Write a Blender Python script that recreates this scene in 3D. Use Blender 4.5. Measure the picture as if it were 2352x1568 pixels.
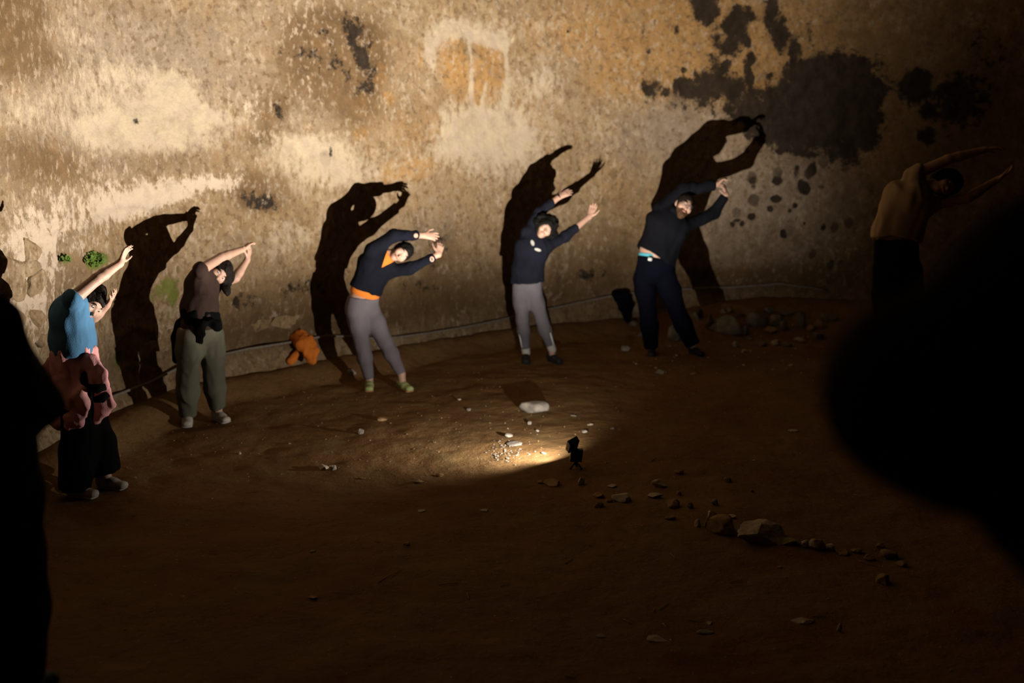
import bpy, bmesh, math, random
import numpy as np
from mathutils import Vector, Matrix
from mathutils.bvhtree import BVHTree
random.seed(7)
for o in list(bpy.data.objects): bpy.data.objects.remove(o)
C = bpy.context.scene.collection
SC = bpy.context.scene

# ------------------------------------------------------------------ camera, world, exposure
H = 2.35                       # eye height above the floor of the hall (camera stands on an earth bank)
PITCH = math.radians(11.54)
FPX = 2352 * 35 / 36
cam_d = bpy.data.cameras.new('camera'); cam = bpy.data.objects.new('camera', cam_d); C.objects.link(cam)
cam.location = (0, 0, H); cam.rotation_euler = (math.pi/2 - PITCH, 0, 0)
cam_d.lens = 35; cam_d.sensor_width = 36; cam_d.clip_start = 0.05
cam_d.dof.use_dof = True; cam_d.dof.focus_distance = 6.1; cam_d.dof.aperture_fstop = 1.2
SC.camera = cam
w = bpy.data.worlds.new('world'); SC.world = w; w.use_nodes = True
w.node_tree.nodes['Background'].inputs[0].default_value = (0, 0, 0, 1)
w.node_tree.nodes['Background'].inputs[1].default_value = 0
SC.view_settings.view_transform = 'Standard'; SC.view_settings.look = 'None'
SC.view_settings.gamma = 1; SC.view_settings.exposure = 0.0; SC.view_settings.use_curve_mapping = False
LAMP_POWER = 4600; LAMP_AZ = 44; LAMP_EL = 42; BEAM_AZ = 47; BEAM_EL = 25; LAMP_CONE = 174; LAMP_BLEND = 0.78; LAMP_TAIL = 0.052   # the one lamp of the place, built further down

FWD = np.array([0, math.cos(PITCH), -math.sin(PITCH)]); UP = np.array([0, math.sin(PITCH), math.cos(PITCH)])
CAM = np.array([0, 0, H])
def ray(u, v):
    return np.array([(u-1176)/FPX, 0, 0]) - UP*(v-784)/FPX + FWD
def atY(u, v, Y):              # the point seen at a pixel, at distance Y
    d = ray(u, v); return CAM + d*(Y/d[1])
def onfloor(u, v, z=0.0):
    d = ray(u, v); return CAM + d*((z-H)/d[2])
def proj(p):
    q = np.asarray(p)-CAM; z = q@FWD
    return 1176+FPX*q[0]/z, 784-FPX*(q@UP)/z

# ------------------------------------------------------------------ noise
def vnoise(P, seed=0):
    P = np.asarray(P, dtype=np.float64); I = np.floor(P).astype(np.int64); F = P-I; F = F*F*(3-2*F)
    def h(i, j, k):
        n = (i*374761393 + j*668265263 + k*2147483647 + seed*1274126177) & 0xffffffff
        n = ((n ^ (n >> 13))*1274126177) & 0xffffffff
        n = ((n ^ (n >> 16))*2246822519) & 0xffffffff
        return ((n ^ (n >> 15)) & 0xffff)/65535.0
    x, y, z = I[..., 0], I[..., 1], I[..., 2]; fx, fy, fz = F[..., 0], F[..., 1], F[..., 2]
    c = lambda a, b, t: a+(b-a)*t
    return c(c(c(h(x, y, z), h(x+1, y, z), fx), c(h(x, y+1, z), h(x+1, y+1, z), fx), fy),
             c(c(h(x, y, z+1), h(x+1, y, z+1), fx), c(h(x, y+1, z+1), h(x+1, y+1, z+1), fx), fy), fz)
def fbm(P, octaves=4, seed=0):
    P = np.asarray(P, dtype=np.float64); s = 0; a = 0.5; t = 0
    for o in range(octaves):
        s = s+a*(vnoise(P*2**o+o*17.3, seed+o)-0.5)*2; t += a; a *= 0.5
    return s/t

# ------------------------------------------------------------------ materials
def mat(name, col, rough=0.85, noise=0.0, scale=8, bump=0.0, bscale=60, spec=0.3, col2=None, sheen=0.0):
    m = bpy.data.materials.new(name); m.use_nodes = True; n = m.node_tree.nodes; L = m.node_tree.links
    b = n['Principled BSDF']; b.inputs['Roughness'].default_value = rough
    b.inputs['Specular IOR Level'].default_value = spec
    if sheen: b.inputs['Sheen Weight'].default_value = sheen
    tc = n.new('ShaderNodeTexCoord')
    nz = n.new('ShaderNodeTexNoise'); nz.inputs['Scale'].default_value = scale; nz.inputs['Detail'].default_value = 6
    L.new(tc.outputs['Object'], nz.inputs['Vector'])
    mx = n.new('ShaderNodeMix'); mx.data_type = 'RGBA'
    c2 = col2 if col2 else tuple(max(0, c*(1-noise)) for c in col)
    mx.inputs[6].default_value = (*c2, 1); mx.inputs[7].default_value = (*col, 1)
    rp = n.new('ShaderNodeMapRange'); rp.inputs[1].default_value = 0.35; rp.inputs[2].default_value = 0.65
    L.new(nz.outputs['Fac'], rp.inputs[0]); L.new(rp.outputs[0], mx.inputs[0]); L.new(mx.outputs[2], b.inputs['Base Color'])
    if bump:
        n2 = n.new('ShaderNodeTexNoise'); n2.inputs['Scale'].default_value = bscale; n2.inputs['Detail'].default_value = 5
        L.new(tc.outputs['Object'], n2.inputs['Vector'])
        bp = n.new('ShaderNodeBump'); bp.inputs['Strength'].default_value = bump; bp.inputs['Distance'].default_value = 0.01
        L.new(n2.outputs['Fac'], bp.inputs['Height']); L.new(bp.outputs['Normal'], b.inputs['Normal'])
    return m

# ------------------------------------------------------------------ objects
def new_mesh(name, V, F, m=None, parent=None, smooth=True):
    me = bpy.data.meshes.new(name); V = np.asarray(V, dtype=np.float32)
    if isinstance(F, np.ndarray):
        k = F.shape[1]; me.vertices.add(len(V)); me.vertices.foreach_set('co', V.ravel())
        me.loops.add(F.size); me.loops.foreach_set('vertex_index', F.ravel().astype(np.int32))
        me.polygons.add(len(F)); me.polygons.foreach_set('loop_start', np.arange(0, F.size, k, dtype=np.int32))
        me.polygons.foreach_set('loop_total', np.full(len(F), k, dtype=np.int32)); me.update(calc_edges=True)
    else:
        me.from_pydata(V.tolist(), [], F)
    if smooth: me.polygons.foreach_set('use_smooth', np.ones(len(me.polygons), dtype=bool))
    o = bpy.data.objects.new(name, me); C.objects.link(o)
    if m: me.materials.append(m)
    if parent:
        o.parent = parent; o.matrix_parent_inverse = Matrix.Translation(-parent.location)
    return o
def tag(o, label=None, cat=None, group=None, kind=None):
    if label: o['label'] = label
    if cat: o['category'] = cat
    if group: o['group'] = group
    if kind: o['kind'] = kind
    return o
def thing(name, loc, label, cat, group=None):
    o = bpy.data.objects.new(name, None); C.objects.link(o); o.location = Vector([float(c) for c in loc]); o.empty_display_size = 0.1
    return tag(o, label, cat, group)
def unit(v): v = np.asarray(v, float); return v/(np.linalg.norm(v)+1e-12)
def perp(v, a):
    v = np.asarray(v, float); a = unit(a); return unit(v-a*(v@a))

def tube(pts, rad, nseg=8, closed_caps=True, flat=1.0, lat=None):
    pts = [np.asarray(p, float) for p in pts]; V = []; F = []
    if np.isscalar(rad): rad = [rad]*len(pts)
    ref = np.array([0.13, 0.21, 0.97]) if lat is None else np.asarray(lat, float)
    for i, p in enumerate(pts):
        t = unit(pts[min(i+1, len(pts)-1)]-pts[max(i-1, 0)]); a = perp(ref, t); b = np.cross(t, a)
        for j in range(nseg):
            an = 2*math.pi*j/nseg; V.append(p+rad[i]*(a*math.cos(an)+b*flat*math.sin(an)))
    for i in range(len(pts)-1):
        for j in range(nseg):
            F.append((i*nseg+j, i*nseg+(j+1) % nseg, (i+1)*nseg+(j+1) % nseg, (i+1)*nseg+j))
    if closed_caps:
        F.append(tuple(range(nseg))[::-1]); F.append(tuple(range((len(pts)-1)*nseg, len(pts)*nseg)))
    return V, F
def box(c, ax, hs, bevel=0.0, seg=2):
    bm = bmesh.new(); bmesh.ops.create_cube(bm, size=2)
    for v in bm.verts: v.co = Vector([v.co[i]*hs[i] for i in range(3)])
    if bevel: bmesh.ops.bevel(bm, geom=bm.edges[:], offset=bevel, segments=seg, affect='EDGES', profile=0.5)
    V = [np.asarray(c)+ax[0]*v.co.x+ax[1]*v.co.y+ax[2]*v.co.z for v in bm.verts]
    F = [tuple(v.index for v in f.verts) for f in bm.faces]; bm.free(); return V, F

# ------------------------------------------------------------------ implicit surfaces for bodies and clothes
class Field:
    def __init__(s, h): s.h = h; s.ops = []; s.lo = np.full(3, 1e9); s.hi = np.full(3, -1e9); s.cuts = []
    def seg(s, A, B, wa, wb, da=None, db=None, lat=(1, 0, 0), k=0.02, sub=False, cut=None):
        A = np.asarray(A, float); B = np.asarray(B, float); da = wa if da is None else da; db = wb if db is None else db
        r = max(wa, wb, da, db); p = r+0.01
        if not sub: s.lo = np.minimum(s.lo, np.minimum(A, B)-p); s.hi = np.maximum(s.hi, np.maximum(A, B)+p)
        s.ops.append(('seg', A, B, wa, wb, da, db, np.asarray(lat, float), k, sub, cut, r)); return s
    def ell(s, c, ax, r, k=0.02, sub=False, cut=None):
        c = np.asarray(c, float); R = max(r)
        if not sub: s.lo = np.minimum(s.lo, c-R-0.01); s.hi = np.maximum(s.hi, c+R+0.01)
        s.ops.append(('ell', c, [unit(a) for a in ax], r, k, sub, cut, R)); return s
    def chain(s, pts, rad, k=0.02, cut=None, cut0=None):
        for i in range(len(pts)-1):
            cc = []
            if cut and i == len(pts)-2: cc.append(cut)
            if cut0 and i == 0: cc.append(cut0)
            s.seg(pts[i], pts[i+1], rad[i], rad[i+1], k=k, cut=cc or None)
        return s
    def half(s, p, n): s.cuts.append((np.asarray(p, float), unit(n))); return s      # keeps the side n points away from
    def build(s):
        h = s.h; lo = s.lo-3*h; n = np.ceil((s.hi-s.lo)/h).astype(int)+7
        f = np.full(n, 5.0, dtype=np.float32)
        X = [lo[i]+h*np.arange(n[i]) for i in range(3)]
        def sub_idx(a, b):
            i0 = np.maximum(np.floor((a-lo)/h).astype(int), 0); i1 = np.minimum(np.ceil((b-lo)/h).astype(int)+1, n); return i0, i1
        for op in s.ops:
            if op[0] == 'seg':
                _, A, B, wa, wb, da, db, lat, k, sub, cut, r = op; p = r+k+2*h
                i0, i1 = sub_idx(np.minimum(A, B)-p, np.maximum(A, B)+p)
            else:
                _, c, ax, rr, k, sub, cut, R = op; p = R+k+2*h; i0, i1 = sub_idx(c-p, c+p)
            if np.any(i1 <= i0): continue
            x = X[0][i0[0]:i1[0], None, None]; y = X[1][None, i0[1]:i1[1], None]; z = X[2][None, None, i0[2]:i1[2]]
            if op[0] == 'seg':
                AB = B-A; L = np.linalg.norm(AB)+1e-9; t_ax = AB/L
                qx, qy, qz = x-A[0], y-A[1], z-A[2]
                tt = qx*t_ax[0]+qy*t_ax[1]+qz*t_ax[2]; t = np.clip(tt/L, 0, 1); over = tt-t*L
                ww = wa+(wb-wa)*t
                if wa == da and wb == db:
                    d = np.sqrt(np.maximum(qx*qx+qy*qy+qz*qz-tt*tt, 0)+over*over)-ww
                else:
                    la = perp(lat, t_ax); dp = np.cross(t_ax, la); dd = da+(db-da)*t
                    a = (qx*la[0]+qy*la[1]+qz*la[2])/ww; b = (qx*dp[0]+qy*dp[1]+qz*dp[2])/dd
                    m = np.minimum(ww, dd); d = (np.sqrt(a*a+b*b+(over/m)**2)-1)*m
            else:
                qx, qy, qz = x-c[0], y-c[1], z-c[2]
                e = [(qx*ax[i][0]+qy*ax[i][1]+qz*ax[i][2])/rr[i] for i in range(3)]
                d = (np.sqrt(e[0]**2+e[1]**2+e[2]**2)-1)*min(rr)
            if cut:
                for (cp, cn) in cut:
                    cn = unit(cn); d = np.maximum(d, (x-cp[0])*cn[0]+(y-cp[1])*cn[1]+(z-cp[2])*cn[2])
            S = f[i0[0]:i1[0], i0[1]:i1[1], i0[2]:i1[2]]
            if sub:
                hh = np.maximum(k-np.abs(S+d), 0)/k; S[...] = np.maximum(S, -d)+hh*hh*k*0.25
            else:
                hh = np.maximum(k-np.abs(S-d), 0)/k; S[...] = np.minimum(S, d)-hh*hh*k*0.25
        for cp, cn in s.cuts:
            f = np.maximum(f, ((X[0][:, None, None]-cp[0])*cn[0]+(X[1][None, :, None]-cp[1])*cn[1]+(X[2][None, None, :]-cp[2])*cn[2]).astype(np.float32))
        g = f < 0
        cnt = np.zeros(np.array(g.shape)-1, dtype=np.int8)
        for a in (0, 1):
            for b in (0, 1):
                for c in (0, 1):
                    cnt += g[a:g.shape[0]-1+a, b:g.shape[1]-1+b, c:g.shape[2]-1+c]
        act = np.argwhere((cnt > 0) & (cnt < 8)); idx = np.full(cnt.shape, -1, dtype=np.int32)
        idx[act[:, 0], act[:, 1], act[:, 2]] = np.arange(len(act))
        acc = np.zeros((len(act), 3)); num = np.zeros(len(act)); cor = [(a, b, c) for a in (0, 1) for b in (0, 1) for c in (0, 1)]
        val = {c: f[act[:, 0]+c[0], act[:, 1]+c[1], act[:, 2]+c[2]] for c in cor}
        for c in cor:
            for ax in range(3):
                if c[ax] == 0:
                    c2 = list(c); c2[ax] = 1; c2 = tuple(c2); v0, v1 = val[c], val[c2]; m = (v0 < 0) != (v1 < 0)
                    t = np.where(m, v0/np.where(m, v0-v1, 1), 0)
                    q = np.array(c, float)[None].repeat(len(act), 0); q[:, ax] += t
                    acc += q*m[:, None]; num += m
        V = lo+h*(act+acc/num[:, None]); quads = []
        for ax in range(3):
            b, c = (ax+1) % 3, (ax+2) % 3
            sl0 = [slice(1, -1)]*3; sl1 = [slice(1, -1)]*3; sl0[ax] = slice(0, -1); sl1[ax] = slice(1, None)
            ch = g[tuple(sl0)] != g[tuple(sl1)]; E = np.argwhere(ch); off = np.ones(3, int); off[ax] = 0; E = E+off
            ins = g[E[:, 0], E[:, 1], E[:, 2]]
            def cell(db, dc):
                q = E.copy(); q[:, b] -= db; q[:, c] -= dc; return idx[q[:, 0], q[:, 1], q[:, 2]]
            Q = np.stack([cell(1, 1), cell(0, 1), cell(0, 0), cell(1, 0)], 1); Q[~ins] = Q[~ins][:, ::-1]; quads.append(Q)
        return V, np.concatenate(quads)
def vnormals(V, F):
    n = np.cross(V[F[:, 2]]-V[F[:, 0]], V[F[:, 3]]-V[F[:, 1]]); N = np.zeros_like(V)
    for i in range(4): np.add.at(N, F[:, i], n)
    return N/(np.linalg.norm(N, axis=1, keepdims=True)+1e-12)
def relax(V, F, it=2, a=0.5):
    for _ in range(it):
        S = np.zeros_like(V); c = np.zeros(len(V))
        for i in range(4):
            for j in (1, 3):
                np.add.at(S, F[:, i], V[F[:, (i+j) % 4]]); np.add.at(c, F[:, i], 1)
        V = V+a*(S/np.maximum(c, 1)[:, None]-V)
    return V
def folds(V, F, amp, freq, axis=(0, 0, 1), stretch=0.35, seed=0):
    N = vnormals(V, F); a = unit(axis); P = V-np.outer(V@a, a)*(1-stretch)
    r = np.clip(1-2.2*np.abs(fbm(P*freq, 3, seed)), 0, 1); return V+N*(amp*(r-0.45))[:, None]
def mesh_field(fd, name, m, parent, it=2, fold=None):
    V, F = fd.build(); V = relax(V, F, it)
    if fold: V = folds(V, F, *fold); V = relax(V, F, 1, 0.4)
    return new_mesh(name, V, F, m, parent)

# ------------------------------------------------------------------ wall line in plan
WP = np.array([(-5.6, -1.5), (-5.0, 2.2), (-4.0, 4.6), (-3.35, 6.5), (-3.04, 8.41), (-1.52, 10.2), (.33, 11.75), (2.54, 12.5), (4.9, 12.3), (7.2, 11.2), (8.8, 8.6)])
def catmull(P, n=40):
    out = []
    for i in range(1, len(P)-2):
        p0, p1, p2, p3 = P[i-1], P[i], P[i+1], P[i+2]
        for t in np.linspace(0, 1, n, endpoint=False):
            out.append(0.5*((2*p1)+(-p0+p2)*t+(2*p0-5*p1+4*p2-p3)*t*t+(-p0+3*p1-3*p2+p3)*t**3))
    return np.array(out+[P[-2]])
WC = catmull(WP); _s = np.concatenate([[0], np.cumsum(np.linalg.norm(np.diff(WC, axis=0), axis=1))]); WLEN = _s[-1]
def wall_xy(s): return np.stack([np.interp(s, _s, WC[:, 0]), np.interp(s, _s, WC[:, 1])], -1)
def wall_nrm(s):               # horizontal normal into the hall
    t = wall_xy(np.asarray(s)+0.15)-wall_xy(np.asarray(s)-0.15); t = t/np.linalg.norm(t, axis=-1, keepdims=True)
    return np.stack([t[..., 1], -t[..., 0]], -1)
def wall_dist(X, Y):
    d = np.full(X.shape, 1e9, dtype=np.float32)
    for p in WC[::2]: d = np.minimum(d, (X-p[0])**2+(Y-p[1])**2)
    return np.sqrt(d)
def sst(a, b, x): t = np.clip((x-a)/(b-a), 0, 1); return t*t*(3-2*t)
def wall_hit(u, v):            # where the sight line of a pixel meets the mean wall surface: (s, z)
    d = ray(u, v); t = np.linspace(4/d[1], 14/d[1], 3000); P = CAM+np.outer(t, d)
    k = np.argmin(wall_dist(P[:, 0], P[:, 1])); p = P[k]
    return _s[np.argmin((WC[:, 0]-p[0])**2+(WC[:, 1]-p[1])**2)], p[2], t[k]

def ground(X, Y):
    X = np.asarray(X, float); Y = np.asarray(Y, float); P = np.stack([X, Y, X*0], -1)
    z = 0.03*fbm(P*0.7, 3, 3)+0.012*fbm(P*3.1, 3, 5)
    d = wall_dist(X, Y); bank = 0.16+0.20*sst(1.4, 3.2, X)
    z = z+bank*(1-sst(0.06, 0.42+0.75*sst(0.5, 3.0, X), d+0.10*fbm(P*1.6, 2, 8)))
    mound = np.clip(H-0.588*Y-0.10, 0, 0.8)
    return z*(1-sst(4.2, 3.6, Y)*0.6)+mound
def gz(x, y): return float(ground(np.array([x]), np.array([y]))[0])
def footing(u, v):             # floor point under a pixel
    z = 0.0
    for _ in range(12):
        p = onfloor(u, v, z); z = 0.5*z+0.5*gz(p[0], p[1])
    p = onfloor(u, v, z); p[2] = gz(p[0], p[1]); return p

# ------------------------------------------------------------------ floor
def earth_material():
    m = mat('trodden_earth', (0.30, 0.165, 0.062), 0.95, spec=0.1); n = m.node_tree.nodes; L = m.node_tree.links; b = n['Principled BSDF']
    for l in list(b.inputs['Base Color'].links)+list(b.inputs['Normal'].links): L.remove(l)
    tc = n.new('ShaderNodeTexCoord')
    def noise(sc, det=6, rough=0.6):
        q = n.new('ShaderNodeTexNoise'); q.inputs['Scale'].default_value = sc; q.inputs['Detail'].default_value = det; q.inputs['Roughness'].default_value = rough
        L.new(tc.outputs['Object'], q.inputs['Vector']); return q.outputs['Fac']
    def ramp(x, a, c):
        r = n.new('ShaderNodeMapRange'); r.inputs[1].default_value = a; r.inputs[2].default_value = c; L.new(x, r.inputs[0]); return r.outputs[0]
    def mix(f, a, c):
        q = n.new('ShaderNodeMix'); q.data_type = 'RGBA'; L.new(f, q.inputs[0])
        for s, k in ((a, 6), (c, 7)):
            if isinstance(s, tuple): q.inputs[k].default_value = (*s, 1)
            else: L.new(s, q.inputs[k])
        return q.outputs[2]
    c = mix(ramp(noise(0.9), 0.35, 0.7), (0.125, 0.062, 0.021), (0.175, 0.103, 0.042))
    c = mix(ramp(noise(2.6), 0.52, 0.75), c, (0.145, 0.10, 0.04))
    c = mix(ramp(noise(14), 0.55, 0.8), c, (0.085, 0.045, 0.016))
    c = mix(ramp(noise(55, 3), 0.66, 0.74), c, (0.25, 0.19, 0.115))
    L.new(c, b.inputs['Base Color'])
    b1 = n.new('ShaderNodeBump'); b1.inputs['Strength'].default_value = 0.7; b1.inputs['Distance'].default_value = 0.03
    b2 = n.new('ShaderNodeBump'); b2.inputs['Strength'].default_value = 0.5; b2.inputs['Distance'].default_value = 0.008
    L.new(noise(9, 8), b1.inputs['Height']); L.new(noise(70, 6), b2.inputs['Height']); L.new(b1.outputs[0], b2.inputs['Normal']); L.new(b2.outputs[0], b.inputs['Normal'])
    return m
M_EARTH = earth_material()
gx = np.linspace(-6.2, 9.4, 420); gy = np.concatenate([np.linspace(-2.5, 3.9, 60, endpoint=False), np.linspace(3.9, 13.4, 420)])
GX, GY = np.meshgrid(gx, gy); GZ = ground(GX, GY)
_P = np.stack([GX, GY, GX*0], -1)
GZ = GZ+0.013*fbm(_P*6, 3, 21)+0.03*np.maximum(fbm(_P*np.array([1.3, 3.2, 1])+2.2, 2, 31)-0.25, 0)
nx_, ny_ = len(gx), len(gy); ii = (np.arange(ny_-1)[:, None]*nx_+np.arange(nx_-1)[None]).ravel()
floor = new_mesh('floor', np.stack([GX, GY, GZ], -1).reshape(-1, 3), np.stack([ii, ii+1, ii+nx_+1, ii+nx_], 1), M_EARTH)
tag(floor, 'trodden reddish brown earth floor with loose stones', kind='structure')
FLOOR_BVH = BVHTree.FromPolygons([tuple(v.co) for v in floor.data.vertices], [tuple(p.vertices) for p in floor.data.polygons])
def fz(x, y):
    r = FLOOR_BVH.ray_cast(Vector((x, y, 3)), Vector((0, 0, -1))); return r[0].z if r[0] else 0.0
def onground(u, v):
    d = Vector(ray(u, v)).normalized(); r = FLOOR_BVH.ray_cast(Vector(CAM), d); return np.array(r[0]) if r[0] else footing(u, v)

# ------------------------------------------------------------------ back wall: old lime plaster, its stains and a painted light falloff kept as pigment masks on the wall's own surface
def wall_material():
    m = bpy.data.materials.new('old_lime_plaster'); m.use_nodes = True; n = m.node_tree.nodes; L = m.node_tree.links; b = n['Principled BSDF']
    b.inputs['Roughness'].default_value = 0.95; b.inputs['Specular IOR Level'].default_value = 0.1
    tc = n.new('ShaderNodeTexCoord')
    def coords(sc):
        q = n.new('ShaderNodeMapping'); q.inputs['Scale'].default_value = sc; L.new(tc.outputs['Object'], q.inputs[0]); return q.outputs[0]
    iso = coords((1, 1, 1)); streak = coords((1, 1, 0.66))
    def noise(sc, vec=iso, det=6, rough=0.6):
        q = n.new('ShaderNodeTexNoise'); q.inputs['Scale'].default_value = sc; q.inputs['Detail'].default_value = det; q.inputs['Roughness'].default_value = rough
        L.new(vec, q.inputs['Vector']); return q.outputs['Fac']
    def ramp(x, a, c, lo=0, hi=1):
        r = n.new('ShaderNodeMapRange'); r.inputs[1].default_value = a; r.inputs[2].default_value = c; r.inputs[3].default_value = lo; r.inputs[4].default_value = hi
        L.new(x, r.inputs[0]); return r.outputs[0]
    def math_(op, a, c):
        q = n.new('ShaderNodeMath'); q.operation = op
        for s, k in ((a, 0), (c, 1)):
            if isinstance(s, (int, float)): q.inputs[k].default_value = s
            else: L.new(s, q.inputs[k])
        return q.outputs[0]
    def mix(f, a, c):
        q = n.new('ShaderNodeMix'); q.data_type = 'RGBA'; L.new(f, q.inputs[0])
        for s, k in ((a, 6), (c, 7)):
            if isinstance(s, tuple): q.inputs[k].default_value = (*s, 1)
            else: L.new(s, q.inputs[k])
        return q.outputs[2]
    def attr(k):
        q = n.new('ShaderNodeAttribute'); q.attribute_name = k; return q.outputs['Fac']
    def mask(k, nz, soft=0.10, lo=0.34, hi=0.66):   # ragged edge: the pigment shows where its mask beats the noise
        return ramp(math_('SUBTRACT', attr(k), ramp(nz, lo, hi, 0.12, 0.88)), -soft, soft)
    n_big = noise(0.7); n_mid = noise(2.4, streak); n_fine = noise(9, streak, 8, 0.7); n_speck = noise(20, streak, 4, 0.6); n_iso = noise(6, iso, 6, 0.65)
    n_lump = noise(5.5, iso, 8, 0.72); n_ragged = noise(13, streak, 8, 0.75)
    c = mix(ramp(n_mid, 0.35, 0.68), (0.40, 0.29, 0.18), (0.47, 0.37, 0.26))
    c = mix(ramp(n_big, 0.42, 0.62), c, (0.45, 0.33, 0.195))
    c = mix(math_('MULTIPLY', ramp(n_ragged, 0.46, 0.64), 0.80), c, (0.25, 0.165, 0.09))
    c = mix(math_('MULTIPLY', ramp(n_fine, 0.54, 0.70), 0.55), c, (0.30, 0.20, 0.11))
    n_soot = noise(8.5, iso, 8, 0.74)
    n_blot = noise(4.3, iso, 5, 0.62)
    c = mix(math_('MULTIPLY', ramp(n_blot, 0.52, 0.72), 0.6), c, (0.29, 0.20, 0.115))
    c = mix(math_('MULTIPLY', ramp(n_blot, 0.46, 0.30), 0.5), c, (0.54, 0.445, 0.33))
    c = mix(math_('MULTIPLY', mask('ochre', n_lump, 0.30), 0.85), c, mix(ramp(n_fine, 0.35, 0.7), (0.56, 0.335, 0.13), (0.38, 0.21, 0.075)))
    c = mix(math_('MULTIPLY', mask('gray', n_lump, 0.35), 0.85), c, mix(ramp(n_fine, 0.35, 0.7), (0.42, 0.35, 0.29), (0.28, 0.225, 0.175)))
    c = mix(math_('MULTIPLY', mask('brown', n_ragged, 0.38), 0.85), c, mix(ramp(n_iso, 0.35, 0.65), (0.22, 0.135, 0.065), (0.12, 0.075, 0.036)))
    c = mix(math_('MULTIPLY', ramp(n_speck, 0.53, 0.63), math_('MULTIPLY', ramp(n_mid, 0.30, 0.6), 0.75)), c, (0.60, 0.51, 0.41))
    n_pit = noise(17, iso, 4, 0.6)
    c = mix(math_('MULTIPLY', ramp(n_pit, 0.54, 0.64), 0.75), c, (0.20, 0.13, 0.072))
    c = mix(math_('MULTIPLY', mask('pale', n_ragged, 0.24, 0.34, 0.66), 0.80), c, mix(ramp(n_iso, 0.35, 0.65), (0.64, 0.545, 0.46), (0.68, 0.60, 0.45)))
    c = mix(math_('MULTIPLY', mask('crust', n_ragged, 0.14, 0.38, 0.64), 0.9), c, (0.78, 0.67, 0.57))
    c = mix(math_('MULTIPLY', mask('grime_and_falloff', n_lump, 0.5), 0.75), c, (0.15, 0.095, 0.045))
    c = mix(math_('MULTIPLY', mask('soot', n_soot, 0.09, 0.30, 0.70), 0.96), c, mix(ramp(n_fine, 0.4, 0.7), (0.018, 0.014, 0.011), (0.055, 0.041, 0.032)))
    c = mix(math_('MULTIPLY', mask('moss', n_fine, 0.10), 0.9), c, mix(ramp(n_iso, 0.4, 0.6), (0.13, 0.17, 0.03), (0.22, 0.25, 0.06)))
    vo = n.new('ShaderNodeTexVoronoi'); vo.inputs['Scale'].default_value = 4.2; L.new(coords((1, 1, 0.8)), vo.inputs['Vector'])
    dots = ramp(math_('ADD', vo.outputs['Distance'], math_('MULTIPLY', n_iso, 0.5)), 0.47, 0.53, 1, 0)
    c = mix(math_('MULTIPLY', math_('MULTIPLY', dots, attr('pits')), 0.9), c, (0.06, 0.042, 0.03))
    g = n.new('ShaderNodeMix'); g.data_type = 'RGBA'; g.blend_type = 'MULTIPLY'; g.inputs[0].default_value = 1; g.inputs[7].default_value = (0.52, 0.475, 0.41, 1)   # old dirty plaster
    L.new(c, g.inputs[6]); L.new(g.outputs[2], b.inputs['Base Color'])
    b1 = n.new('ShaderNodeBump'); b1.inputs['Strength'].default_value = 0.55; b1.inputs['Distance'].default_value = 0.03
    b2 = n.new('ShaderNodeBump'); b2.inputs['Strength'].default_value = 0.5; b2.inputs['Distance'].default_value = 0.012
    L.new(n_iso, b1.inputs['Height']); L.new(n_speck, b2.inputs['Height']); L.new(b1.outputs[0], b2.inputs['Normal']); L.new(b2.outputs[0], b.inputs['Normal'])
    return m
M_WALL = wall_material()
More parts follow.
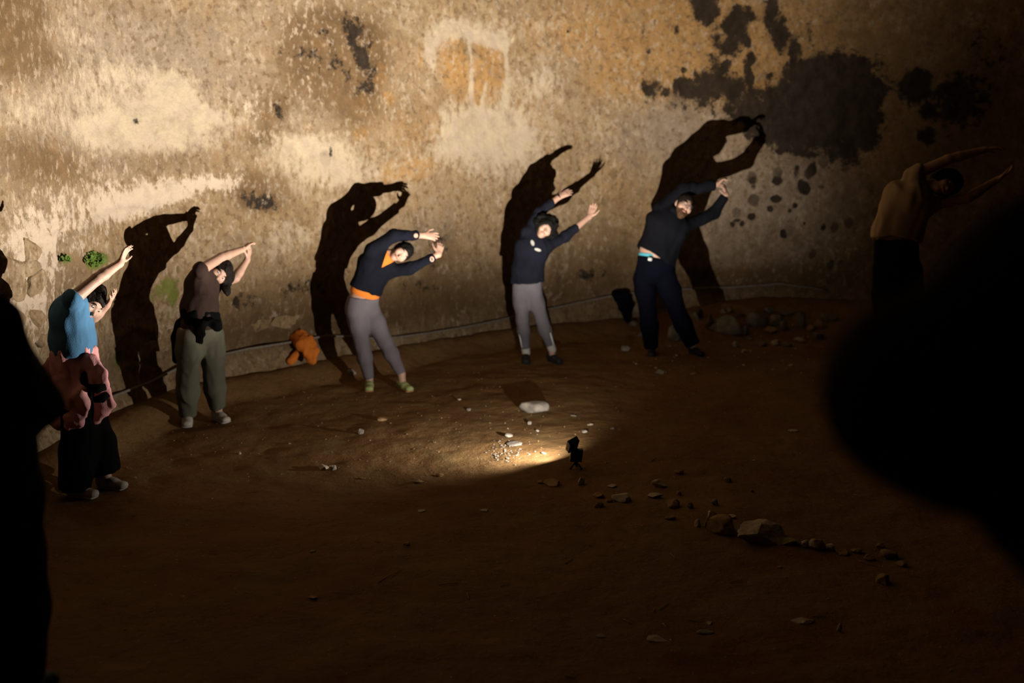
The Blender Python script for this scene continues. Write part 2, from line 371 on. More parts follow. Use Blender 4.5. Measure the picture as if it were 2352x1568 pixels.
# stains, and a painted light falloff at right: (u, v, half-width, half-height, tilt in degrees, strength) read off the photograph, turned into metres on the wall
STAINS = {
 'soot': [(815, 110, 26, 75, -5, .62), (790, 70, 22, 45, 0, .62), (700, 120, 60, 30, 0, .45), (842, 185, 18, 55, 0, .58), (780, 150, 50, 60, 0, .42), (740, 150, 40, 30, 0, .5), (600, 460, 50, 24, 15, .66), (640, 250, 20, 30, 0, .5), (1010, 570, 24, 60, 20, .5), (700, 660, 60, 30, 0, .5), (560, 690, 50, 24, 0, .5), (1350, 630, 60, 16, 0, .5), (960, 660, 50, 20, 0, .45), (1625, 15, 30, 40, 0, .95), (1655, 60, 22, 22, 0, .5), (1692, 55, 30, 38, 20, .95), (1680, 105, 28, 30, 0, .85), (1650, 95, 26, 26, 0, .6), (1718, 40, 22, 24, 0, .7), (1700, 20, 30, 12, 10, .7),
          (1645, 150, 14, 40, -20, .7), (1640, 80, 14, 60, 8, .55), (1662, 165, 12, 45, 35, .8), (1722, 178, 10, 40, -12, .9), (1700, 85, 18, 14, 30, .9), (1712, 98, 14, 10, 30, .8), (1725, 135, 16, 16, 30, .75),
          (1495, 205, 26, 22, 0, .7), (1530, 214, 14, 12, 0, .7), (1585, 205, 40, 26, -10, .85), (1640, 195, 46, 40, 0, .85), (1690, 205, 40, 34, 0, .85), (1600, 235, 70, 20, 0, .55), (1500, 232, 60, 14, 0, .35), (1720, 245, 60, 45, 0, .8), (1655, 250, 60, 24, 0, .5), (1570, 160, 10, 8, 0, .6), (1555, 195, 14, 24, 30, .55),
          (1770, 25, 16, 45, 5, .85), (1790, 75, 22, 45, -15, .9), (1820, 110, 18, 50, -30, .7), (1760, 20, 14, 30, 0, .6), (1855, 70, 12, 30, 0, .5), (1820, 90, 40, 30, 0, .45),
          (1870, 180, 60, 50, 0, 1.0), (1920, 210, 90, 80, 0, 1.1), (1850, 260, 110, 80, 0, 1.1), (1960, 260, 60, 90, 0, 1.0), (1940, 330, 60, 50, 0, .8), (1770, 290, 60, 50, 0, .85), (1815, 330, 40, 20, 0, .7), (1890, 330, 40, 30, 0, .6), (1760, 335, 50, 30, 0, .5), (1985, 160, 14, 18, 0, .8), (2012, 195, 14, 24, -30, .9),
          (2100, 200, 38, 40, 0, .9), (2130, 250, 24, 34, 0, .7), (2125, 310, 26, 22, 0, .7), (2200, 230, 70, 70, 0, .7), (2010, 360, 26, 20, 0, .4), (2260, 120, 60, 80, 0, .4),
          (1483, 80, 10, 26, -10, .45), (1492, 115, 9, 10, 0, .5), (1558, 70, 8, 22, -10, .5), (1304, 72, 4, 5, 0, .9),
          (810, 90, 12, 40, 8, .75), (832, 130, 12, 40, -14, .75), (796, 60, 12, 30, 0, .6), (846, 175, 10, 30, 5, .6), (770, 125, 30, 14, 0, .45), (830, 205, 22, 18, 0, .45), (790, 185, 24, 12, 0, .35), (740, 80, 14, 14, 0, .4),
          (590, 462, 40, 18, 15, .55), (625, 470, 30, 20, 0, .5), (762, 345, 6, 14, 0, .7), (39, 212, 6, 14, -10, .6), (308, 280, 10, 8, 0, .7),
          (1787, 457, 13, 9, 0, 1.0), (1767, 479, 7, 8, 0, 1.0), (1721, 498, 8, 8, 0, 1.0), (1822, 472, 6, 6, 0, .9), (1815, 485, 6, 6, 0, .8), (1795, 538, 8, 12, -20, 1.0), (1679, 516, 6, 8, 0, .9), (1694, 506, 7, 4, 0, .9), (1705, 514, 6, 8, 20, .8), (1889, 522, 7, 9, 0, .7), (1850, 512, 6, 6, 0, .6), (1735, 415, 10, 9, 0, .8), (1725, 430, 7, 7, 0, .7), (1790, 415, 12, 10, 0, .9), (1850, 432, 10, 16, 0, .8), (1835, 425, 8, 14, 0, .8), (1622, 505, 5, 8, 0, .6), (1830, 395, 8, 18, 0, .7), (1865, 390, 12, 14, 0, .8)],
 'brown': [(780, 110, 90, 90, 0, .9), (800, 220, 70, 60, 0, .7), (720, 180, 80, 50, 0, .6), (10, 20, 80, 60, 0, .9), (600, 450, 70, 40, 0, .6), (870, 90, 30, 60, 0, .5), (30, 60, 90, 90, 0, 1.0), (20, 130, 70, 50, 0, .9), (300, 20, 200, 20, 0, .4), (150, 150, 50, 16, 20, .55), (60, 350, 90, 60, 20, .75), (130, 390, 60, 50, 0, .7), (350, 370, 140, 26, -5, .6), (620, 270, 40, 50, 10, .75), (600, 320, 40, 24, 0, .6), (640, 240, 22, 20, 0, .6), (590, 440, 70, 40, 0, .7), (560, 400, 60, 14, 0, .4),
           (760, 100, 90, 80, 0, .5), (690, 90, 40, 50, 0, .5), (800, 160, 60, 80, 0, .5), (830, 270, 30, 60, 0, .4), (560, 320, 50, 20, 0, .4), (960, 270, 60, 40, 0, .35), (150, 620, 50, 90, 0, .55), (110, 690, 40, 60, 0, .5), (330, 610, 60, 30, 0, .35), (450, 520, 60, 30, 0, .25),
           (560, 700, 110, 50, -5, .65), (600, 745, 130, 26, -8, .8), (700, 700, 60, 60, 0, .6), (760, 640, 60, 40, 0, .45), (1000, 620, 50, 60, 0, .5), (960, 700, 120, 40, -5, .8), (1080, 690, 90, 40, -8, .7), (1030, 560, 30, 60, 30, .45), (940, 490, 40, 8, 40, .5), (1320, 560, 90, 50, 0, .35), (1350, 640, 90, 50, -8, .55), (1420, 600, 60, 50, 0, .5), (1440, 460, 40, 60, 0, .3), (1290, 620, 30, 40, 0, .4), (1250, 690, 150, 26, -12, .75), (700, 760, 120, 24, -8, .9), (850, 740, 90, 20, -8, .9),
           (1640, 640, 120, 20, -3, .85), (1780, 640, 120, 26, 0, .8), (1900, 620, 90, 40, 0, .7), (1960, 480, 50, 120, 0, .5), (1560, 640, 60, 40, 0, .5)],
 'grime_and_falloff': [(10, 40, 90, 100, 0, .8), (30, 400, 90, 60, 0, .5), (980, 690, 160, 50, -6, .5), (2150, 120, 260, 240, 0, .8), (2200, 350, 260, 200, 0, .8), (1960, 60, 120, 120, 0, .35), (2000, 480, 90, 160, 0, .3), (1150, 640, 700, 60, -6, .5), (700, 700, 400, 60, -8, .5), (1700, 640, 300, 50, 0, .6)],  # upper right blobs paint the lamp's falloff into the plaster; foot blobs are dirt
 'ochre': [(1300, 60, 120, 70, 0, .5), (1450, 80, 130, 80, 0, .8), (1580, 130, 110, 90, 0, 1.0), (1480, 170, 120, 60, 0, .8), (1680, 150, 120, 90, 0, 1.0), (1600, 30, 150, 50, 0, .9), (1760, 130, 60, 80, 0, 1.0), (1850, 80, 120, 90, 0, .8), (1900, 110, 80, 60, 0, .8), (2010, 150, 80, 160, 0, .9), (2060, 320, 60, 120, 0, .8), (2250, 100, 130, 150, 0, .6),
           (1040, 145, 30, 62, -6, 1.0), (1115, 150, 33, 52, -6, 1.0), (1100, 205, 60, 34, -6, .75), (1308, 85, 12, 40, -5, .9), (965, 130, 5, 22, 0, .9), (965, 290, 70, 40, 0, .4), (1220, 250, 50, 50, 0, .4), (930, 390, 60, 24, -10, .7), (940, 470, 30, 20, 0, .4), (825, 70, 14, 24, -12, 1.0), (836, 100, 13, 18, -10, 1.0), (868, 170, 14, 30, 10, .9), (833, 235, 12, 20, 5, .95), (884, 225, 13, 15, 0, .9), (834, 305, 14, 14, 0, .9), (735, 100, 13, 12, 0, .8), (610, 265, 8, 10, 0, .9), (885, 95, 18, 10, 0, .6), (300, 130, 200, 60, 0, .15), (590, 150, 80, 60, 0, .3), (1400, 420, 60, 60, 0, .4), (1500, 480, 30, 60, 0, .4)],
 'pale': [(385, 225, 34, 24, -20, 1.0), (405, 205, 40, 18, 35, .85), (380, 265, 70, 22, 0, .95), (460, 265, 70, 20, 0, .75), (300, 310, 120, 34, 0, .75), (240, 300, 60, 30, 0, .7), (330, 170, 100, 40, 0, .4), (130, 60, 60, 40, 0, .4), (60, 260, 70, 50, 0, .5), (200, 210, 70, 60, 0, .4), (430, 320, 100, 30, 0, .45), (350, 240, 160, 90, 0, .3),
          (1040, 65, 36, 18, -20, .95), (1090, 82, 50, 12, 12, .9), (1140, 98, 26, 16, 0, .85), (988, 125, 16, 36, 0, .85), (1130, 70, 60, 30, 0, .45), (1165, 220, 10, 34, 5, .8), (1085, 215, 6, 30, 0, .8), (1073, 150, 4, 60, -4, .9), (1110, 215, 5, 30, 10, .8), (1160, 130, 6, 60, -4, .7), (1100, 262, 24, 14, 0, .7), (1140, 305, 56, 34, 0, .85), (1050, 290, 46, 50, 10, .7), (1070, 340, 90, 60, 0, .6), (1160, 350, 60, 60, 0, .5), (1230, 200, 50, 50, 0, .45), (1260, 160, 30, 40, 0, .4), (1190, 290, 60, 60, 0, .4), (1010, 90, 30, 40, 0, .5),
          (740, 350, 90, 40, 0, .55), (700, 400, 100, 50, 0, .5), (680, 330, 60, 30, 0, .5), (800, 400, 50, 40, 0, .5), (900, 440, 60, 60, 0, .35), (640, 560, 60, 50, 0, .4), (1250, 60, 80, 20, 0, .3), (700, 540, 60, 30, 0, .4), (1240, 420, 60, 60, 0, .35), (1380, 300, 60, 50, 0, .3), (1190, 590, 30, 60, 10, .3), (1300, 600, 8, 60, 5, .7), (1260, 600, 9, 40, 5, .5)],
 'crust': [(420, 435, 110, 22, -14, .9), (300, 470, 80, 30, -20, .8), (200, 490, 90, 30, -20, .7), (520, 425, 40, 14, -10, .9), (250, 430, 120, 40, 0, .55), (80, 500, 80, 60, 0, .5), (60, 640, 60, 90, 0, .7), (90, 560, 30, 60, 0, .6), (60, 740, 70, 80, 0, .6), (604, 462, 14, 10, 30, 1.0), (640, 725, 60, 20, -10, .5), (560, 250, 60, 16, 0, .4), (380, 770, 40, 50, 0, .5), (180, 570, 50, 20, 0, .4)],
 'gray': [(280, 150, 330, 190, 0, .75), (150, 330, 200, 120, 0, .5), (1700, 480, 120, 140, 0, .8), (1830, 520, 140, 120, 0, .9), (1640, 560, 80, 110, 0, .8), (1900, 440, 60, 90, 0, .8), (1450, 350, 120, 90, 0, .4), (1500, 300, 80, 60, 0, .4), (300, 110, 220, 80, 0, .35), (80, 600, 80, 100, 0, .5), (720, 250, 90, 60, 0, .45), (660, 40, 80, 40, 0, .4), (1600, 280, 120, 50, 0, .6), (1180, 20, 120, 30, 0, .35), (1000, 530, 80, 50, 0, .4), (850, 560, 60, 70, 0, .4), (560, 600, 80, 60, 0, .4)],
 'moss': [(213, 597, 24, 17, 0, 1.0), (198, 604, 12, 12, 0, .9), (143, 594, 14, 9, 0, .6), (385, 690, 26, 50, 0, .55), (350, 660, 30, 20, 0, .4), (80, 840, 40, 24, 0, .6), (290, 830, 20, 60, 0, .5), (320, 290, 50, 30, 0, .18), (395, 640, 20, 30, 0, .4)],
 'pits': [(1800, 430, 160, 60, 0, .9), (1900, 480, 80, 120, 0, .7), (1700, 470, 50, 80, 0, .35), (1840, 600, 140, 30, 0, .7), (1260, 640, 60, 30, 0, .6), (1420, 420, 70, 100, 0, .35), (740, 350, 90, 40, 0, .25), (640, 700, 60, 40, 0, .4), (1980, 560, 60, 60, 0, .5)],
}
S0, S1, ZT = 2.0, WLEN-0.3, 6.2
ws = np.concatenate([np.linspace(S0, 6.0, 60, endpoint=False), np.linspace(6.0, 17.5, 520, endpoint=False), np.linspace(17.5, S1, 70)])
wz = np.concatenate([np.linspace(-0.4, 4.4, 220, endpoint=False), np.linspace(4.4, ZT, 30)])
WS, WZ = np.meshgrid(ws, wz)
XY = wall_xy(WS); NR = wall_nrm(WS); _Q = np.stack([WS, WZ, WS*0], -1)
relief = 0.05*fbm(_Q*0.6, 3, 41)+0.02*fbm(_Q*2.2, 4, 43)+0.010*fbm(_Q*np.array([9, 6, 1]), 3, 47)
rough = 1-sst(0.2, 1.6, WZ+0.5*fbm(_Q*0.8, 2, 49)); left = 1-sst(6.2, 8.2, WS)
relief = relief+rough*(0.022+0.03*left)*fbm(_Q*3.0, 4, 51)*2+0.04*left*np.round(2*fbm(_Q*np.array([1.1, 1.9, 1]), 2, 53))/2*(1-sst(1.2, 2.4, WZ))
relief = relief-0.06*sst(0.4, 0.0, np.abs(WZ-0.33-0.012*WS))*rough          # the undercut above the bank
WV = np.concatenate([XY+NR*relief[..., None], WZ[..., None]], -1)
nw, nh = len(ws), len(wz); ii = (np.arange(nh-1)[:, None]*nw+np.arange(nw-1)[None]).ravel()
wall = new_mesh('wall_back', WV.reshape(-1, 3), np.stack([ii, ii+1, ii+nw+1, ii+nw], 1), M_WALL)
tag(wall, 'tall curved wall of stained lime plaster behind the people', kind='structure')
def mpp(u, v):                 # metres per pixel on the wall, across and up
    s, z, t = wall_hit(u, v); n = wall_nrm(s); d = unit(ray(u, v))
    k = t*1.0/FPX; c = abs(n@d[:2])/np.linalg.norm(d[:2]); return s, z, k/max(c, 0.35), k
SOOT = 0.98
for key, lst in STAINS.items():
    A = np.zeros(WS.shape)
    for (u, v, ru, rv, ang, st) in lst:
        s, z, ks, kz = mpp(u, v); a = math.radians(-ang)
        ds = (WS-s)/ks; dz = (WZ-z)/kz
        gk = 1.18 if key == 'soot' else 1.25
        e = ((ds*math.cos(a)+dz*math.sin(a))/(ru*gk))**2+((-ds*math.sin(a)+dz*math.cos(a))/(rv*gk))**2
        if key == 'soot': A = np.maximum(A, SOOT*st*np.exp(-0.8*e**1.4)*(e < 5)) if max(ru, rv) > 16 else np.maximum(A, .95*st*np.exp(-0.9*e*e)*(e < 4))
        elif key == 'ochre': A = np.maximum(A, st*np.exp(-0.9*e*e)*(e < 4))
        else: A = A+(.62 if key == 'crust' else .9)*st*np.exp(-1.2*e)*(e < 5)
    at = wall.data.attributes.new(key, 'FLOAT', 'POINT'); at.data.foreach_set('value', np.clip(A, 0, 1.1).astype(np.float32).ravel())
WALL_BVH = BVHTree.FromPolygons([tuple(v.co) for v in wall.data.vertices], [tuple(p.vertices) for p in wall.data.polygons])
def onwall(u, v):
    r = WALL_BVH.ray_cast(Vector(CAM), Vector(ray(u, v)).normalized()); return np.array(r[0]), np.array(r[1])
M_DARKSTONE = mat('smoky_masonry', (0.075, 0.05, 0.03), 0.95, 0.5, 1.5, 0.6, 8, spec=0.1)
def slab(name, P, th, label):
    P = [np.array(p, float) for p in P]; n = unit(np.cross(P[1]-P[0], P[3]-P[0])); V = P+[p+n*th for p in P]
    o = new_mesh(name, V, [(0, 1, 2, 3), (7, 6, 5, 4), (0, 4, 5, 1), (1, 5, 6, 2), (2, 6, 7, 3), (3, 7, 4, 0)], M_DARKSTONE, smooth=False)
    return tag(o, label, kind='structure')
E0, E1 = wall_xy(S0), wall_xy(S1)
slab('wall_front', [(-6.0, -2.6, -.4), (9.4, -2.6, -.4), (9.4, -2.6, 6.2), (-6.0, -2.6, 6.2)], -0.3, 'dark masonry wall behind the camera')
slab('wall_right', [(E1[0], E1[1], -.4), (9.2, -2.6, -.4), (9.2, -2.6, 6.2), (E1[0], E1[1], 6.2)], -0.3, 'dark masonry wall on the right')
slab('wall_left', [(-6.0, -2.6, -.4), (E0[0], E0[1], -.4), (E0[0], E0[1], 6.2), (-6.0, -2.6, 6.2)], 0.3, 'dark masonry wall on the near left')
slab('ceiling', [(-6.6, -3, 6.15), (9.8, -3, 6.15), (9.8, 13.6, 6.15), (-6.6, 13.6, 6.15)], 0.3, 'dark vault high above the hall')

# ------------------------------------------------------------------ the lamp on the floor: the one light of the place
M_BLACK = mat('black_plastic', (0.012, 0.012, 0.013), 0.6, 0.3, 20)
M_RUBBER = mat('black_rubber', (0.008, 0.008, 0.008), 0.9, 0.3, 20)
def build_lamp():
    base = onground(1323, 1076); d = atY(1323, 1076, base[1])
    az, el = math.radians(LAMP_AZ), math.radians(LAMP_EL)
    t = thing('work_lamp', base, 'small black lamp on a short stand, standing on the earth floor', 'lamp')
    n = np.array([-math.sin(az)*math.cos(el), math.cos(az)*math.cos(el), math.sin(el)])
    hc = atY(1315, 1021, base[1])
    upish = np.array([-0.36, -0.10, 0.93]); v = perp(upish, n); r = np.cross(n, v)*-1   # v: long side, r: short side
    r = np.cross(v, n)
    hw, hh, hd = 0.041, 0.076, 0.012
    V, F = box(hc-n*0.011, (r, v, n), (hw, hh, hd), 0.008, 3); new_mesh('lamp_head', V, F, M_BLACK, t, smooth=False)
    fr = hc+n*0.0                                                # face of the head
    V = []; F = []                                                 # raised hood around the face
    ho, hi, e = 1.0, 0.86, 0.0205
    for dn in (0.0, e):
        for k in (ho, hi):
            for (a, b) in ((-1, -1), (1, -1), (1, 1), (-1, 1)): V.append(fr+r*a*hw*k*0.98+v*b*hh*k*0.98+n*dn)
    for i in range(4):
        j = (i+1) % 4; F += [(i, j, 8+j, 8+i), (4+j, 4+i, 12+i, 12+j), (8+i, 8+j, 12+j, 12+i), (j, i, 4+i, 4+j)]
    new_mesh('lamp_hood', V, F, M_BLACK, t, smooth=False)
    m = mat('lamp_diffuser', (0.8, 0.8, 0.75), 0.5); bs = m.node_tree.nodes['Principled BSDF']
    bs.inputs['Emission Color'].default_value = (1, 0.93, 0.8, 1); bs.inputs['Emission Strength'].default_value = 6
    V, F = box(fr-n*0.001, (r, v, n), (hw*0.84, hh*0.84, 0.002)); new_mesh('diffuser', V, F, m, t, smooth=False)
    gc = atY(1324, 1046, base[1]); gc2 = atY(1325, 1066, base[1])
    V, F = box(gc+np.array([0, .012, 0]), (np.array([1, 0, 0]), np.array([0, 1, 0]), np.array([0.1, 0, 1])), (0.044, 0.024, 0.046), 0.006, 2); new_mesh('battery_grip', V, F, M_BLACK, t, smooth=False)
    V, F = tube([hc-n*0.014-v*0.03, hc-n*0.014-v*0.062, gc+np.array([0, 0.0, 0.02])], [0.022, 0.028, 0.030], 10); new_mesh('bracket', V, F, M_BLACK, t)
    V, F = tube([gc, base+np.array([0, 0, 0.03])], [0.016, 0.014], 10); new_mesh('stand', V, F, M_BLACK, t)
    for a in (200, 335, 80):
        a = math.radians(a); q = base+0.042*np.array([math.cos(a), math.sin(a), 0]); q[2] = fz(q[0], q[1])+0.006
        V, F = tube([base+np.array([0, 0, 0.045]), 0.5*(base+q)+np.array([0, 0, 0.03]), q], [0.007, 0.007, 0.006], 8)
        l = new_mesh('leg', V, F, M_BLACK, t); V, F = tube([q, q+np.array([0, 0, -0.006])], [0.009, 0.008], 8); new_mesh('rubber_foot', V, F, M_RUBBER, l)
    ld = bpy.data.lights.new('lamp_light', 'SPOT'); lo = bpy.data.objects.new('lamp_light', ld); C.objects.link(lo)
    ld.energy = LAMP_POWER; ld.color = (1, 0.93, 0.835); ld.spot_size = math.radians(LAMP_CONE); ld.spot_blend = LAMP_BLEND; ld.shadow_soft_size = 0.0125
    ba, be = math.radians(BEAM_AZ), math.radians(BEAM_EL); hn = n; n = np.array([-math.sin(ba)*math.cos(be), math.cos(ba)*math.cos(be), math.sin(be)])
    v0 = perp((0, 0, 1), n); r0 = np.cross(v0, n); q = math.radians(-4); lv = v0*math.cos(q)+r0*math.sin(q); lr = np.cross(lv, -n)
    M = Matrix(((lr[0], lv[0], -n[0]), (lr[1], lv[1], -n[1]), (lr[2], lv[2], -n[2]))).to_4x4(); M.translation = Vector(fr+hn*0.006); lo.matrix_world = M
    ld.use_nodes = True; nt = ld.node_tree; em = nt.nodes['Emission']          # the beam pattern of the reflector: weaker below its axis
    tc = nt.nodes.new('ShaderNodeTexCoord'); sp = nt.nodes.new('ShaderNodeSeparateXYZ'); nt.links.new(tc.outputs['Normal'], sp.inputs[0])
    dv = nt.nodes.new('ShaderNodeMath'); dv.operation = 'DIVIDE'; ab = nt.nodes.new('ShaderNodeMath'); ab.operation = 'ABSOLUTE'
    nt.links.new(sp.outputs['Z'], ab.inputs[0]); nt.links.new(sp.outputs['Y'], dv.inputs[0]); nt.links.new(ab.outputs[0], dv.inputs[1])
    mr = nt.nodes.new('ShaderNodeMapRange'); mr.interpolation_type = 'SMOOTHSTEP'
    for k, x in ((1, -0.40), (2, 0.56), (3, LAMP_TAIL), (4, 1.0)): mr.inputs[k].default_value = x
    nt.links.new(dv.outputs[0], mr.inputs[0]); nt.links.new(mr.outputs[0], em.inputs['Strength'])
    lo.parent = t; lo.matrix_parent_inverse = Matrix.Translation(-t.location)
    return fr
LAMP = build_lamp()

# ------------------------------------------------------------------ people
def skin(name, col): return mat(name, col, 0.55, 0.06, 6, 0.12, 120, 0.35)
M_SKIN = skin('fair_skin', (0.36, 0.212, 0.15)); M_SKIN2 = skin('warm_skin', (0.38, 0.24, 0.165)); M_SKIN3 = skin('tanned_skin', (0.30, 0.17, 0.10))
M_LIP = mat('lips', (0.34, 0.13, 0.10), 0.5); M_EYE = mat('eye_white', (0.55, 0.52, 0.48), 0.3); M_IRIS = mat('dark_iris', (0.03, 0.018, 0.012), 0.3)
def hairmat(name, col): return mat(name, col, 0.75, 0.5, 60, 0.5, 90, 0.12)
M_HAIR_BLACK = hairmat('black_hair', (0.004, 0.003, 0.002)); M_HAIR_BROWN = hairmat('dark_brown_hair', (0.010, 0.006, 0.004)); M_BEARD = hairmat('brown_beard', (0.07, 0.035, 0.016))
def cloth(name, col, bump=0.25): return mat(name, col, 0.9, 0.18, 5, bump, 160, 0.06)
M_BLACKNAVY = cloth('black_fleece', (0.0035, 0.0035, 0.005)); M_NAVY = cloth('navy_knit', (0.0055, 0.006, 0.010)); M_NAVY2 = cloth('navy_jersey', (0.008, 0.0085, 0.014)); M_BLACKCLOTH = cloth('black_cloth', (0.0022, 0.002, 0.002))
M_BLUE = cloth('blue_jersey', (0.062, 0.155, 0.265)); M_PINK = cloth('dusty_pink_fleece', (0.66, 0.31, 0.30)); M_PINKLINE = cloth('dark_red_lining', (0.11, 0.025, 0.025))
M_BROWN = cloth('dark_brown_jersey', (0.034, 0.020, 0.016)); M_OLIVE = cloth('grey_green_cotton', (0.088, 0.082, 0.057)); M_GREY = cloth('grey_leggings', (0.125, 0.108, 0.118))
M_GREY2 = cloth('blue_grey_leggings', (0.115, 0.105, 0.115)); M_ORANGE = cloth('orange_jersey', (0.60, 0.17, 0.025)); M_DENIM = cloth('dark_navy_denim', (0.0014, 0.0018, 0.0052))
M_BEIGE = cloth('beige_cotton', (0.34, 0.24, 0.145)); M_WHITE = cloth('white_cloth', (0.40, 0.38, 0.34)); M_CYAN = cloth('turquoise_elastic', (0.08, 0.36, 0.44)); M_DARKRED = cloth('dark_maroon_cloth', (0.020, 0.006, 0.005))
M_PALESHOE = mat('pale_canvas', (0.36, 0.32, 0.27), 0.8, 0.2, 20, 0.2, 90); M_BLACKSHOE = mat('black_shoe', (0.010, 0.010, 0.011), 0.7, 0.3, 20); M_GREENSHOE = mat('lime_green_mesh', (0.30, 0.33, 0.13), 0.8, 0.3, 30, 0.3, 120)
M_ORANGESOLE = mat('orange_brown_sole', (0.30, 0.12, 0.05), 0.8, 0.2, 20); M_METAL = mat('steel', (0.5, 0.48, 0.45), 0.3, 0.1, 20, spec=0.8); M_GREEN = cloth('bright_green_cord', (0.05, 0.32, 0.03)); M_STRIPE = mat('reflective_stripe', (0.5, 0.5, 0.5), 0.5)
M_GLASSES = mat('black_frame', (0.01, 0.01, 0.01), 0.4); M_SOLE = mat('pale_rubber_sole', (0.33, 0.30, 0.26), 0.8)

def rotv(v, ax, a): return np.array(Matrix.Rotation(a, 3, Vector(ax)) @ Vector(v))
def add_hand(F, wr, tip, palm_n, thumb=1, curl=0.5, spread=0.10, s=1.0, curls=None):
    d = unit(np.asarray(tip)-np.asarray(wr)); n = perp(palm_n, d); l = np.cross(d, n)*thumb; wr = np.asarray(wr, float)
    F.seg(wr-d*0.01, wr+d*0.082*s, 0.031*s, 0.041*s, 0.020*s, 0.014*s, lat=l, k=0.015)
    off = (0.030, 0.010, -0.010, -0.029); ln = (0.070, 0.080, 0.074, 0.057)
    for i in range(4):
        b = wr+d*(0.078+0.006*(i in (1, 2)))*s+l*off[i]*s; c = curls[i] if curls else curl*(1+0.12*i)
        dd = unit(d+l*spread*(1.5-i)*1.0); p = b; a = 0.25*c
        for f, r0, r1 in ((0.45, .0098, .0092), (0.31, .0092, .0085), (0.24, .0085, .0072)):
            e = unit(dd*math.cos(a)+n*math.sin(a)); q = p+e*ln[i]*f*s; F.seg(p, q, r0*s, r1*s, k=0.003); p = q; a += 0.75*c
    b = wr+d*0.022*s+l*0.026*s; e = unit(0.62*d+0.75*l+0.25*n); q = b+e*0.042*s
    F.seg(b, q, 0.014*s, 0.0115*s, k=0.008); e2 = unit(e+0.5*d-0.15*l+0.3*n*curl); F.seg(q, q+e2*0.034*s, 0.0112*s, 0.0095*s, k=0.003)
    F.seg(q+e2*0.034*s, q+e2*0.034*s+unit(e2+0.3*d)*0.024*s, 0.0095*s, 0.008*s, k=0.003)
def head_frame(c, up, face): u = unit(up); f = perp(face, u); return np.asarray(c, float), u, f, np.cross(f, u)   # last: the head's own right... sideways
def add_head(F, hf, s=1.0):
    c, u, f, l = hf
    F.ell(c+u*0.022*s-f*0.012*s, (l, f, u), (0.074*s, 0.094*s, 0.094*s), k=0.02)
    F.seg(c-u*0.012*s+f*0.022*s, c-u*0.082*s+f*0.050*s, 0.064*s, 0.030*s, 0.066*s, 0.032*s, lat=l, k=0.025)
    F.seg(c-u*0.04*s-f*0.01*s, c-u*0.075*s+f*0.03*s, 0.062*s, 0.040*s, 0.05*s, 0.035*s, lat=l, k=0.02)
    F.seg(c+u*0.012*s+f*0.080*s, c-u*0.028*s+f*0.100*s, 0.009*s, 0.015*s, k=0.012)                   # nose
    F.seg(c+u*0.030*s+f*0.078*s-l*0.03*s, c+u*0.030*s+f*0.078*s+l*0.03*s, 0.010*s, 0.010*s, k=0.015)  # brow
    for q in (-1, 1):
        F.ell(c+u*0.008*s+f*0.092*s+l*q*0.032*s, (l, u, f), (0.016*s, 0.011*s, 0.013*s), k=0.008, sub=True)
        F.ell(c+l*q*0.076*s-f*0.006*s-u*0.005*s, (f, u, l), (0.017*s, 0.030*s, 0.010*s), k=0.008)
        F.ell(c+l*q*0.04*s+f*0.058*s-u*0.022*s, (f, u, l), (0.03*s, 0.03*s, 0.028*s), k=0.02)
    F.seg(c-u*0.056*s+f*0.083*s-l*0.015*s, c-u*0.056*s+f*0.083*s+l*0.015*s, 0.008*s, 0.008*s, k=0.008)  # mouth
def sph(name, c, ax, r, m, parent, n=10):
    bm = bmesh.new(); bmesh.ops.create_uvsphere(bm, u_segments=n, v_segments=max(6, n//2+1), radius=1)
    V = [np.asarray(c)+sum(ax[i]*v.co[i]*r[i] for i in range(3)) for v in bm.verts]; F = [tuple(v.index for v in f.verts) for f in bm.faces]; bm.free()
    return new_mesh(name, V, F, m, parent)
def face_parts(t, hf, s=1.0, brow=M_HAIR_BLACK):
    c, u, f, l = hf
    for q in (-1, 1):
        e = sph('eye', c+u*0.009*s+f*0.077*s+l*q*0.031*s, (l, u, f), (0.0145*s, 0.0105*s, 0.012*s), M_EYE, t)
        sph('iris', c+u*0.009*s+f*0.086*s+l*q*0.031*s, (l, u, f), (0.0065*s, 0.0065*s, 0.005*s), M_IRIS, e, 8)
        V, F = tube([c+u*0.026*s+f*0.086*s+l*q*0.014*s, c+u*0.034*s+f*0.085*s+l*q*0.033*s, c+u*0.028*s+f*0.073*s+l*q*0.052*s], [0.004*s, 0.005*s, 0.003*s], 6); new_mesh('eyebrow', V, F, brow, t)
    V, F = tube([c-u*0.055*s+f*0.082*s-l*0.026*s, c-u*0.053*s+f*0.091*s-l*0.009*s, c-u*0.053*s+f*0.091*s+l*0.009*s, c-u*0.055*s+f*0.082*s+l*0.026*s], [0.003*s, 0.0065*s, 0.0065*s, 0.003*s], 6); new_mesh('lips', V, F, M_LIP, t)
def hair_cap(F, hf, s=1.0, th=0.012, brow=0.062, side=0.02, nape=-0.055):
    c, u, f, l = hf
    F.ell(c+u*0.024*s-f*0.014*s, (l, f, u), (0.074*s+th, 0.094*s+th, 0.094*s+th), k=0.01)
    F.ell(c+f*0.105*s-u*0.052*s, (l, f, u), (0.090*s, 0.085*s, (brow+0.052)*s), k=0.006, sub=True)      # opens the face
    F.half(c+u*nape*s, -u)
